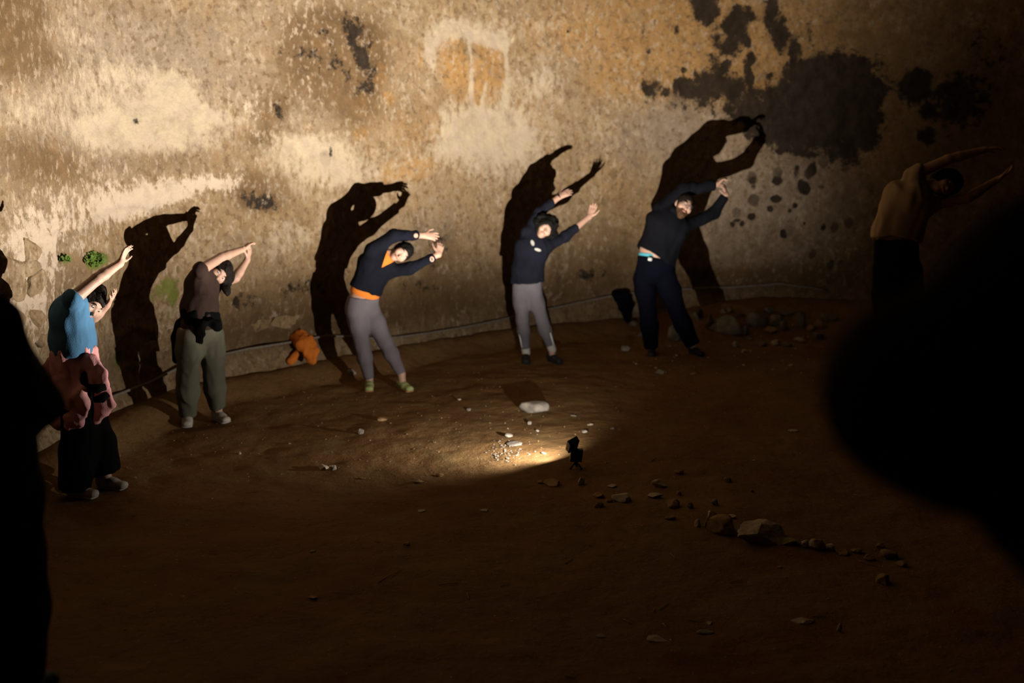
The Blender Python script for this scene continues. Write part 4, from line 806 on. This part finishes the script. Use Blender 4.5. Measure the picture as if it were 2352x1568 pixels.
def person_left_edge():
    f = Figure('person', 'person in black loose shirt, standing closest on the left edge, seen from behind', (10, 1560), Y=2.75, body=M_SKIN2, h=.009); P = f.P
    def gp(u, dy=0.0, z=.09): p = P(u, 1500, dy); p[2] = fz(p[0], p[1])+z; return p
    aL, aR = gp(-150), gp(10)
    legL = (P(-130, 1060), 0.5*(P(-130, 1060)+aL), aL); legR = (P(-14, 1060), P(8, 1290, .02), aR)
    sp = [P(-72, 1010), P(-90, 900), P(-128, 770, .02), P(-165, 690, .02)]
    make(f, P(-220, 600, .02), pv(-.55, -1, 0), (.3, 1, 0), sp, P(-270, 730, .03), (P(-420, 610, .06), P(-560, 520, .06)), P(-100, 700, .02), (P(-58, 590, .06), P(-200, 450, .08)), legL, legR,
         hw=(.165, .150, .165, .07), hd=(.125, .115, .115, .055), leg_r=(.10, .095, .075, .075, .045),
         handL=dict(tip=P(-640, 470, .06), palm_n=pv(0, 1, 0), thumb=-1, curl=.4), handR=dict(tip=P(-290, 390, .08), palm_n=pv(0, 1, 0), thumb=1, curl=.4), facekit=True)
    foot(f, aL, (.1, 1), M_BLACKSHOE, M_BLACKSHOE); foot(f, aR, (.35, 1), M_BLACKSHOE, M_BLACKSHOE)
    f.mesh(f.B, 'body', M_SKIN2, 2)
    hemd = unit(P(124, 945)-P(62, 988)); hn = perp(pv(.35, 1), hemd)
    def flare(F):
        F.seg(P(-60, 760, .0), P(40, 940, .0), .10, .105, .06, .13, lat=hemd, k=.05); F.seg(P(-30, 800, .0), P(84, 950, .0), .05, .055, .05, .10, lat=hemd, k=.03)
    top(f, M_BLACKCLOTH, .024, P(92, 966), hn, .90, .90, 'shirt', neck=[(f.sp[3], f.hf[0], .06, .08)], loose=(.02, .02, .01, 0), fold=(.016, 6, pv(.4, 1), .3, 41), extra=flare, h=.011)
    bottoms(f, M_BLACKCLOTH, .018, P(-70, 940), unit(pv(-.1, -1)), (.98, .98), 'trousers', flare=.035, seat=.01, h=.011)
    H_ = Field(.009); hair_cap(H_, f.hf, 1, .018, .06); f.mesh(H_, 'hair', M_HAIR_BLACK, 1, (.01, 30, (0, 0, 1), 1, 3))
    return f
def person_right_edge():
    f = Figure('person', 'out of focus dark person closest on the right edge, leaning in from outside', (2600, 1500), Y=1.0, body=M_SKIN3, h=.009); P = f.P
    z0 = gz(.95, 1.0)
    legL = (np.array([.80, 1.0, z0+.88]), np.array([.78, 1.0, z0+.48]), np.array([.76, 1.0, fz(.76, 1.0)+.09])); legR = (np.array([.98, 1.0, z0+.90]), np.array([1.02, 1.0, z0+.5]), np.array([1.06, 1.0, fz(1.06, 1.0)+.09]))
    sp = [np.array([.89, 1.0, z0+.93]), np.array([.82, 1.0, z0+1.06]), np.array([.66, 1.02, z0+1.30]), np.array([.56, 1.03, z0+1.37])]
    make(f, P(2185, 905, .02), pv(-1, -.12, .0), (.25, 1, -.1), sp, np.array([.56, 1.02, z0+1.24]), (np.array([.72, 1.08, z0+1.06]), np.array([.78, 1.22, z0+.92])), np.array([.66, 1.02, z0+1.42]), (np.array([.86, .95, z0+1.36]), np.array([.98, 1.12, z0+1.16])), legL, legR,
         hw=(.165, .150, .165, .07), hd=(.125, .115, .115, .055), handL=dict(tip=np.array([.86, 1.27, z0+.90]), palm_n=(1, 0, 0), thumb=1, curl=.5), handR=dict(tip=np.array([1.0, 1.18, z0+1.08]), palm_n=(-1, 0, 0), thumb=1, curl=.5))
    foot(f, legL[2], (.1, 1), M_BLACKSHOE, M_BLACKSHOE); foot(f, legR[2], (.3, 1), M_BLACKSHOE, M_BLACKSHOE)
    f.mesh(f.B, 'body', M_SKIN3, 2)
    def hood(F): F.ell(f.hf[0]+f.hf[1]*.01-f.hf[2]*.02, (f.hf[3], f.hf[2], f.hf[1]), (.112, .115, .128), k=.03); F.seg(f.sp[3], f.hf[0]-f.hf[1]*.05, .10, .10, k=.06); F.seg(f.sp[2], f.hf[0]-f.hf[1]*.10,   .12, .10, k=.06)
    s = top(f, M_DARKRED, .024, sp[0]+(sp[0]-sp[1])*.3, unit(sp[0]-sp[1]), .95, .95, 'hooded_coat', loose=(.02, .02, .02, .03), fold=(.010, 6, (0, 0, 1), .4, 51), extra=hood, h=.012)
    bottoms(f, M_BLACKCLOTH, .016, sp[1], unit(sp[1]-sp[0]), (.98, .98), 'trousers', flare=.02, h=.012)
    return f
for fn in (person_navy_orange, person_curly, person_beard, person_brown, person_blue, person_beige, person_left_edge, person_right_edge): fn()

# ------------------------------------------------------------------ stones
M_LIME = mat('pale_limestone', (0.50, 0.40, 0.29), 0.95, 0.45, 9, 0.8, 26, 0.1); M_BROWNSTONE = mat('earthy_stone', (0.32, 0.20, 0.095), 0.95, 0.45, 9, 0.8, 26, 0.1)
M_GREYSTONE = mat('grey_rubble', (0.19, 0.15, 0.105), 0.95, 0.5, 7, 0.8, 24, 0.1); M_WHITESTONE = mat('white_plaster_bit', (0.27, 0.235, 0.195), 0.95, 0.45, 14, 0.4, 40, 0.1); M_MOSSYSTONE = mat('mossy_stone', (0.28, 0.23, 0.07), 0.95, 0.5, 9, 0.7, 26, 0.1)
def stone_mesh(name, size, seed, sub=2, cuts=7, rough=0.16, flat=0.0):
    rg = np.random.default_rng(seed); bm = bmesh.new(); bmesh.ops.create_icosphere(bm, subdivisions=sub, radius=1)
    V = np.array([v.co[:] for v in bm.verts]); F = [tuple(v.index for v in f.verts) for f in bm.faces]; bm.free()
    for _ in range(cuts):
        n = unit(rg.normal(size=3)); d = rg.uniform(.45, .80); e = V@n-d; V = V-np.outer(np.maximum(e, 0), n)
    V = V*(1+rough*fbm(V*1.6+seed*3.1, 3, seed))[:, None]
    if sub >= 3: V = V*(1+0.5*rough*fbm(V*5+seed, 3, seed+9))[:, None]
    V = V/np.abs(V).max(0)*np.array(size)*0.5; V[:, 2] = np.maximum(V[:, 2], -size[2]*0.40); V[:, 2] -= V[:, 2].min()
    me = bpy.data.meshes.new(name); me.from_pydata(V.tolist(), [], F); me.update()
    return me
STONE_N = [0]; GROUP = ['pebbles in the lamp light']
def stone(u, v, w, h, m, label, group=None, name='stone', cat='stone', sub=None, sink=0.12, rot=None, base=None, depth=0.8, flat=False):
    group = group or GROUP[0]; STONE_N[0] += 1; sd = STONE_N[0]; p = onground(u, v+h*0.36) if base is None else np.array(base)
    k = np.linalg.norm(p-CAM)/FPX; W = w*k; sl = abs((p-CAM)[2])/np.linalg.norm(p-CAM); D = W*depth; hz = (h*k-D*sl*0.9)/math.sqrt(1-sl*sl)
    if flat: hz = 0.12*W; D = max(h*k-hz, .2*W)/max(sl, .15)
    hz = max(hz, 0.22*W if not flat else 0.01); me = stone_mesh(name, (W, D, hz*1.15), sd, sub or (4 if w > 90 else 3 if w > 30 else 2))
    if flat: sink = .1
    o = bpy.data.objects.new(name, me); C.objects.link(o); me.materials.append(m)
    if w > 50: me.polygons.foreach_set('use_smooth', np.ones(len(me.polygons), dtype=bool))
    o.location = (p[0], p[1]+(D*0.25 if base is None else 0), (fz(p[0], p[1]) if base is None else p[2])-sink*hz); o.rotation_euler = (random.uniform(-.1, .1), random.uniform(-.1, .1), rot if rot is not None else random.uniform(-.35, .35))
    return tag(o, label, cat, group)
A, B_, G_, W_, MO = M_LIME, M_BROWNSTONE, M_GREYSTONE, M_WHITESTONE, M_MOSSYSTONE
# in the lamp's light, between lamp and wall
stone(1228, 936, 72, 38, W_, 'pale flat rock casting a broad shadow, behind the lamp', name='rock', cat='rock', depth=.6)
stone(1217, 971, 12, 12, W_, 'small white pebble just below the pale flat rock', name='pebble', cat='pebble')
stone(1168, 999, 20, 12, W_, 'white pebble left of the lamp, above the broken plaster', name='pebble', cat='pebble')
stone(1342, 990, 17, 10, W_, 'pale pebble right behind the lamp head', name='pebble', cat='pebble')
stone(1318, 954, 15, 7, W_, 'flat white chip behind the lamp, farthest of the bright ones', name='pebble', cat='pebble')
stone(1356, 974, 16, 8, A, 'dull pale pebble to the upper right of the lamp', name='pebble', cat='pebble')
stone(1234, 989, 9, 7, W_, 'tiny white pebble midway between flat rock and lamp', name='pebble', cat='pebble')
stone(1248, 1040, 14, 8, W_, 'white chip at the shadow edge left of the lamp', name='pebble', cat='pebble')
stone(1408, 984, 11, 7, W_, 'yellowish chip farthest right in the lamp glow', name='pebble', cat='pebble')
stone(1180, 1018, 40, 16, W_, 'flat white plaster fragment left of the lamp', name='plaster_fragment', cat='fragment', flat=True)
stone(1077, 940, 12, 9, W_, 'pale pebble between the flat rock and the grey leggings', name='pebble', cat='pebble')
stone(1055, 917, 10, 6, A, 'small dull pebble farther back than the pale flat rock', name='pebble', cat='pebble')
stone(877, 961, 26, 13, B_, 'brownish pebble on the floor below the green shoes', name='pebble', cat='pebble')
stone(829, 991, 19, 15, W_, 'round pale pebble below and left of the green shoes', name='pebble', cat='pebble')
stone(742, 1071, 26, 16, A, 'left stone of the touching pair in mid floor', cat='stone')
stone(764, 1074, 17, 15, W_, 'right stone of the touching pair in mid floor', cat='stone')
stone(808, 852, 24, 19, W_, 'pale stone by the left foot of the orange cloth bundle', cat='stone')
stone(1520, 852, 22, 15, W_, 'pale stone in front of the bearded person', cat='stone')
stone(1437, 800, 22, 15, W_, 'round pale stone left of the bearded person, in front of the wall', cat='stone')
stone(1822, 988, 26, 7, A, 'flat pale chip alone on the dark right floor', name='stone_chip', cat='chip', flat=True)
stone(1817, 838, 12, 7, A, 'small pale chip right of the bearded person', name='stone_chip', cat='chip')
stone(548, 1040, 12, 9, A, 'small pebble right of the blue shirted person', name='pebble', cat='pebble')
stone(310, 1097, 9, 6, A, 'tiny pebble beside the far shoe of the blue shirted person', name='pebble', cat='pebble')
stone(968, 1172, 18, 9, A, 'thin pale chip at the lower edge of the light', name='stone_chip', cat='chip')
stone(1114, 1170, 22, 10, A, 'flat pale chip in the shadow left of the lamp', name='stone_chip', cat='chip')
stone(935, 1248, 18, 11, B_, 'brown pebble lowest left of the middle', name='pebble', cat='pebble')
stone(718, 1371, 24, 13, B_, 'brown clod on the dark floor, lower left', name='clod', cat='clod')
stone(717, 1265, 15, 9, B_, 'small brown pebble above the lower left clod', name='pebble', cat='pebble')
stone(830, 1098, 18, 9, B_, 'dark pebble right of the touching pair', name='pebble', cat='pebble')
stone(1010, 1090, 20, 10, B_, 'dark lump at the lower rim of the lamp light', name='clod', cat='clod')
stone(960, 1105, 26, 10, B_, 'row of crumbs like lump below the lamp light', name='clod', cat='clod')
GROUP[0] = 'stones on the dark floor in front of the lamp'
stone(1270, 1108, 48, 20, B_, 'flat brown stone in front of the lamp, left one')
stone(1335, 1105, 20, 22, A, 'pale upright stone just in front of the lamp')
stone(1243, 1106, 17, 11, B_, 'small brown stone touching the left side of the flat brown stone')
stone(1404, 1115, 26, 10, A, 'thin pale flat stone above the pale wedge shaped stone')
stone(1373, 1136, 32, 18, B_, 'oval brown stone left of the pale wedge shaped stone')
stone(1376, 1158, 24, 20, B_, 'small blocky stone below the oval brown stone')
stone(1434, 1140, 56, 32, A, 'pale wedge shaped stone with a dark front, in front of the lamp')
stone(1399, 1148, 18, 14, B_, 'dark stone tucked against the left of the pale wedge')
stone(1516, 1110, 38, 26, A, 'pale block right of the pale wedge, farthest back of its three')
stone(1505, 1137, 38, 18, A, 'low pale stone with an arched front, below the pale block')
stone(1546, 1155, 34, 28, B_, 'pyramid shaped brown stone below the pale block')
stone(1585, 1160, 17, 19, B_, 'small dark stone right of the pyramid shaped stone')
stone(1541, 1187, 26, 18, B_, 'brown stone with a raised edge, below the pyramid shaped stone')
stone(1560, 1083, 20, 14, B_, 'small flat brown stone above the pale block')
stone(1559, 1132, 13, 13, B_, 'tiny brown stone right of the low pale stone')
stone(1674, 1101, 22, 17, B_, 'round brown stone alone above the big boulder')
stone(1727, 1127, 10, 8, B_, 'tiny dark pebble right of the lone round stone', name='pebble', cat='pebble')
stone(1644, 1153, 19, 20, W_, 'white shard standing above the dark round boulder', name='shard', cat='shard')
stone(1603, 1201, 16, 24, A, 'narrow pale stone left of the dark round boulder')
stone(1660, 1206, 72, 58, B_, 'dark round boulder touching the big pale boulder', name='boulder', cat='boulder', sub=4)
stone(1634, 1182, 28, 24, A, 'pale stone behind the left of the dark round boulder')
stone(1680, 1186, 30, 12, A, 'flat pale stone behind the top of the dark round boulder')
BIG = stone(1750, 1221, 118, 76, A, 'biggest pale rough boulder on the dark floor', name='boulder', cat='boulder', sub=5, depth=.75)
stone(1815, 1243, 46, 25, MO, 'mossy yellowish stone touching the right of the biggest boulder')
stone(1849, 1248, 22, 24, A, 'small pale stone second in the row right of the biggest boulder')
stone(1880, 1249, 38, 36, A, 'rounded pale stone with a split top, third in the row')
stone(1904, 1256, 25, 20, A, 'pale lump against the right of the split topped stone')
stone(1938, 1266, 32, 22, B_, 'craggy brown stone, fifth in the row from the biggest boulder')
stone(1971, 1263, 28, 19, B_, 'brown knobbly stone, sixth in the row from the biggest boulder')
stone(1998, 1280, 26, 18, B_, 'dark stone with a pale top, seventh in the row')
stone(2023, 1254, 18, 17, B_, 'round stone set back near the right end of the row')
stone(2047, 1272, 44, 30, B_, 'broad craggy stone near the right end of the row')
stone(2072, 1294, 26, 18, B_, 'dark stone ending the row on the right')
stone(2031, 1331, 34, 28, B_, 'angular brown stone alone below the right end of the row')
stone(1793, 1301, 12, 8, B_, 'tiny dark pebble below the biggest boulder', name='pebble', cat='pebble')
GROUP[0] = 'flat shards at the bottom'
for (u, v, w, h, m, lab) in ((1508, 1465, 54, 20, A, 'large flat pale shard at the bottom, left of two'), (1622, 1448, 46, 17, W_, 'flat pale shard at the bottom, right of two'), (1380, 1459, 24, 11, W_, 'small white shard at the bottom, left of the large flat one'), (1632, 1430, 16, 9, A, 'tiny shard just above the right flat shard'), (1845, 1423, 56, 20, A, 'ragged greyish fragment at the lower right'), (1927, 1440, 12, 24, A, 'narrow upright chip right of the ragged fragment')):
    stone(u, v, w, h, m, lab, name='shard', cat='shard', flat=w > h*1.4, depth=.5)
GROUP[0] = 'rubble at the foot of the wall'
for (u, v, w, h, m, lab, dp) in ((1672, 746, 88, 52, G_, 'largest slab of the rubble at the wall foot, tilted', .5), (1740, 735, 52, 36, G_, 'grey block right of the tilted slab in the rubble', .6), (1783, 735, 40, 30, G_, 'squat block in the middle of the rubble', .6), (1813, 719, 40, 16, G_, 'thin flat slab on top of the rubble', .5),
    (1842, 736, 26, 46, G_, 'upright block standing at the right of the rubble', .6), (1801, 748, 24, 30, G_, 'small leaning stone before the squat block', .6), (1714, 759, 24, 26, G_, 'small stone at the lower right of the tilted slab', .7), (1769, 758, 34, 18, B_, 'low stone in front of the squat block', .7), (1908, 728, 42, 26, G_, 'last rubble block on the right, nearly in the dark', .6),
    (1663, 714, 15, 13, G_, 'left of two small stones above the tilted slab', .8), (1677, 712, 15, 14, G_, 'right of two small stones above the tilted slab', .8), (1546, 768, 40, 42, G_, 'rubble block between the legs of the bearded person', .5), (1456, 744, 26, 18, G_, 'rubble stone below the dark blue jacket', .7), (1471, 768, 18, 13, G_, 'small rubble stone left of the bearded legs', .7), (1629, 742, 22, 36, G_, 'narrow stone left of the tilted slab', .6), (1605, 722, 26, 30, G_, 'stone behind the right leg of the bearded person', .6),
    (1750, 790, 26, 15, G_, 'first of four pale stones in front of the rubble', .8), (1785, 787, 24, 18, A, 'second of four pale stones in front of the rubble', .8), (1809, 791, 24, 15, G_, 'third of four pale stones in front of the rubble', .8), (1837, 781, 28, 15, A, 'fourth of four pale stones in front of the rubble', .8), (1691, 791, 16, 16, A, 'pale stone left of the four in front of the rubble', .8), (1710, 806, 12, 9, A, 'small chip in front of the tilted slab', .8), (1880, 772, 26, 20, G_, 'leaning chip at the right end of the rubble', .6), (1720, 776, 22, 10, G_, 'flat chip between the tilted slab and the four pale stones', .8),
    (1765, 712, 26, 22, G_, 'stone in the dark hollow above the squat block', .6), (1862, 752, 24, 16, B_, 'brown stone right of the upright block', .7), (1880, 745, 30, 24, B_, 'dark stone before the last rubble block', .7), (1700, 722, 20, 14, G_, 'stone wedged above the middle of the tilted slab', .7)):
    stone(u, v, w, h, m, lab, name='rubble_stone', cat='stone', depth=dp, rot=random.uniform(-.5, .5))
# crumbs nobody could count
def crumbs(name, label, spots, m, seed):
    rg = np.random.default_rng(seed); V = []; F = []; T = [(0, 1, 2), (0, 2, 3), (0, 3, 4), (0, 4, 1), (5, 2, 1), (5, 3, 2), (5, 4, 3), (5, 1, 4)]
    for (x, y, r) in spots:
        z = fz(x, y); k = len(V); a = rg.uniform(0, 6.28); q = rg.uniform(.6, 1.2, 6)*r
        V += [(x, y, z+q[0]*.7)]+[(x+math.cos(a+i*1.571)*q[i+1], y+math.sin(a+i*1.571)*q[i+1], z+.2*r) for i in range(4)]+[(x, y, z-.3*r)]; F += [tuple(i+k for i in t) for t in T]
    return tag(new_mesh(name, V, F, m, smooth=False), label, 'gravel', kind='stuff')
rg = np.random.default_rng(5)
def scatter(n, u0, u1, v0, v1, r0, r1):
    out = []
    for _ in range(n):
        p = onground(rg.uniform(u0, u1), rg.uniform(v0, v1)); out.append((p[0], p[1], rg.uniform(r0, r1)*rg.uniform(.5, 1)))
    return out
sp = []
for _ in range(110):
    p = onground(1168+rg.normal()*26, 1036+rg.normal()*13); sp.append((p[0], p[1], rg.uniform(.004, .013)))
crumbs('plaster_crumbs', 'patch of broken white plaster crumbs left of the lamp', sp, M_WHITESTONE, 1)
crumbs('loose_gravel', 'fine pale gravel scattered over the earth floor', scatter(260, 250, 1900, 830, 1100, .004, .011)+scatter(260, 200, 2200, 1100, 1560, .003, .008)+scatter(120, 1450, 1950, 740, 860, .008, .022), M_LIME, 2)
crumbs('earth_crumbs', 'dark earth crumbs scattered over the floor', scatter(420, 200, 2200, 1050, 1560, .004, .010)+scatter(300, 250, 1700, 850, 1080, .006, .015), M_BROWNSTONE, 3)
M_STRAW = mat('dry_straw', (0.26, 0.18, 0.07), 0.8, 0.3, 20)
def straw(u, v, L, ang, label):
    p = onground(u, v); k = np.linalg.norm(p-CAM)/FPX; d = np.array([math.cos(math.radians(ang)), 2.2*math.sin(math.radians(ang)), 0])*L*k*.5; P_ = []
    for t in (-1, -.3, .35, 1):
        q = p+d*t; q[2] = fz(q[0], q[1])+.004+.003*random.random(); P_.append(q)
    V, F = tube(P_, [.0022, .0026, .0026, .0018], 6); return tag(new_mesh('straw_stalk', V, F, M_STRAW), label, 'straw', 'straw stalks on the floor')
for a in ((1030, 1342, 46, 6, 'longest straw stalk on the lower middle floor'), (1075, 1372, 14, -70, 'short straw right under the longest stalk'), (895, 1325, 56, 40, 'thin bent straw left of the longest stalk'), (1990, 1295, 30, -25, 'thin straw below the row of stones'), (1858, 1160, 12, -30, 'short pale straw above the biggest boulder'), (1440, 1428, 18, -30, 'straw bit left of the large flat shard'), (1592, 1427, 26, -4, 'straw bit between the two flat shards'), (1502, 1402, 12, 65, 'short straw standing out above the large flat shard'), (1525, 1393, 30, 30, 'crossed straw above the large flat shard'), (1528, 1440, 14, -60, 'straw beside the right tip of the large flat shard'), (1690, 1337, 30, 6, 'faint straw below the mossy stone'), (1306, 1290, 24, 35, 'straw in the left half of the dark floor'), (1545, 1278, 16, -60, 'leaning straw left of the boulders'), (1970, 1140, 14, -40, 'straw far right above the row of stones'), (1500, 1056, 16, 40, 'straw right of the lamp stand'), (1880, 1416, 30, -3, 'stalk lying on the ragged fragment'), (1310, 1555, 24, -12, 'straw at the bottom edge'), (1160, 1345, 20, 10, 'straw right of the longest stalk')): straw(*a)

# ------------------------------------------------------------------ cable along the wall, clothes left at its foot
M_CABLE = mat('dusty_grey_cable', (0.20, 0.17, 0.14), 0.7, 0.3, 30)
def wallpt(u, v, off):
    p, n = onwall(u, v); n = unit(np.array([n[0], n[1], 0])); return p+(n if n@(CAM-p) > 0 else -n)*off
pts = []
for (u, v) in ((230, 918), (270, 903), (330, 880), (400, 846), (470, 822), (560, 802), (650, 788), (740, 772), (800, 773), (850, 777), (905, 775), (980, 765), (1060, 752), (1140, 736), (1200, 722), (1280, 705), (1360, 688), (1430, 674), (1500, 670), (1560, 665), (1620, 662), (1680, 660), (1740, 656), (1790, 652), (1850, 660), (1900, 668)):
    pts.append(wallpt(u, v-2, .045))
pts2 = []
for i in range(len(pts)-1):
    for t in (0, .5): pts2.append(pts[i]*(1-t)+pts[i+1]*t)
V, F = tube(pts2+[pts[-1]], .012, 8); tag(new_mesh('cable', V, F, M_CABLE), 'thin grey cable running along the foot of the wall', 'cable')
def bundle(name, label, cat, segs, m, seed, cen, extra=None):
    t = None; Fd = Field(.008)
    for pts_, ws, th in segs:
        for i in range(len(pts_)-1): Fd.seg(pts_[i], pts_[i+1], ws[i], ws[i+1], th, th, lat=(.8, .6, 0), k=.03)
    V, F = Fd.build(); V = relax(V, F, 2); V = folds(V, F, .016, 12, (.3, 0, 1), .4, seed); V = relax(V, F, 1, .4); return tag(new_mesh(name, V, F, m), label, cat)
w0 = wallpt(700, 790, .30)[1]
q = lambda u, v, dy=0.0: atY(u, v, w0+dy)
bundle('orange_jacket', 'bright orange jacket hanging over the cable at the wall foot', 'jacket', [([q(690, 766, .10), q(698, 788, 0), q(713, 828, -.05)], (.062, .078, .035), .045), ([q(676, 776, .08), q(692, 796, .0)], (.040, .045), .04), ([q(682, 812, .03), q(668, 830, -.02)], (.030, .042), .035), ([q(714, 778, .06), q(724, 806, 0), q(720, 830, -.05)], (.030, .035, .02), .03)], M_ORANGE, 61, None)
w0 = wallpt(1430, 690, .22)[1]
bundle('dark_blue_jacket', 'dark navy jacket hanging on the cable left of the bearded person', 'jacket', [([q(1412, 676, .05), q(1436, 676, .05)], (.05, .06), .04), ([q(1432, 678, .04), q(1438, 705, 0), q(1441, 732, -.03)], (.11, .10, .05), .04), ([q(1418, 682, .03), q(1426, 704, 0)], (.06, .04), .04)], M_DENIM, 62, None)
# moss on the wall, left
def moss(u, v, ru, rv, n, label, seed):
    rg = np.random.default_rng(seed); V = []; F = []
    for _ in range(n):
        a, r = rg.uniform(0, 6.28), math.sqrt(rg.random()); x, nn = onwall(u+ru*r*math.cos(a), v+rv*r*math.sin(a)); nn = unit(nn); nn = nn if nn@(CAM-x) > 0 else -nn
        e = unit(np.cross(nn, rg.normal(size=3))); g = unit(np.cross(nn, e)); s = rg.uniform(.012, .028); k = len(V); c = x+nn*rg.uniform(.004, .03)
        V += [c-e*s*.3, c+g*s*.6+nn*s*.4, c+e*s, c-g*s*.6+nn*s*.4]; F.append((k, k+1, k+2, k+3))
    o = new_mesh('moss_tuft', V, F, mat('moss_green', (0.10, 0.17, 0.018), 0.8, 0.4, 12), smooth=False); return tag(o, label, 'moss', kind='stuff')
moss(213, 597, 24, 15, 150, 'bright green moss on the wall beside the left shadow', 71)
moss(143, 594, 13, 8, 40, 'smaller pale moss patch on the wall, farther left', 72)
# rough masonry showing through at the left foot of the wall: blocks set in the wall
for i, (u, v, w_, h_) in enumerate(((18, 600, 70, 90), (72, 566, 50, 44), (40, 668, 56, 34), (80, 650, 40, 50), (36, 722, 60, 44), (84, 716, 46, 40), (60, 780, 60, 46), (100, 770, 34, 30), (68, 612, 40, 34), (86, 832, 44, 34), (330, 800, 50, 30), (380, 775, 44, 30), (600, 742, 60, 26), (660, 735, 50, 24))):
    p, n = onwall(u, v); n = unit(n); n = n if n@(CAM-p) > 0 else -n; k = np.linalg.norm(p-CAM)/FPX; ax = (unit(np.cross((0, 0, 1), n)), n, np.array([0, 0, 1.]))
    me = stone_mesh('wall_block', (1, 1, 1), 300+i, 3, 16, .10); sc = (w_*k*1.9, .12, h_*k*1.7); vv = np.array([x.co[:] for x in me.vertices]); vv[:, 2] -= .5; vv[:, 1] = np.clip(vv[:, 1], -.5, .28)
    V = [p-n*.022+ax[0]*a[0]*sc[0]+ax[1]*a[1]*sc[1]+ax[2]*a[2]*sc[2] for a in vv]; new_mesh('wall_block', V, [tuple(f.vertices) for f in me.polygons], M_WALL, wall, smooth=False)
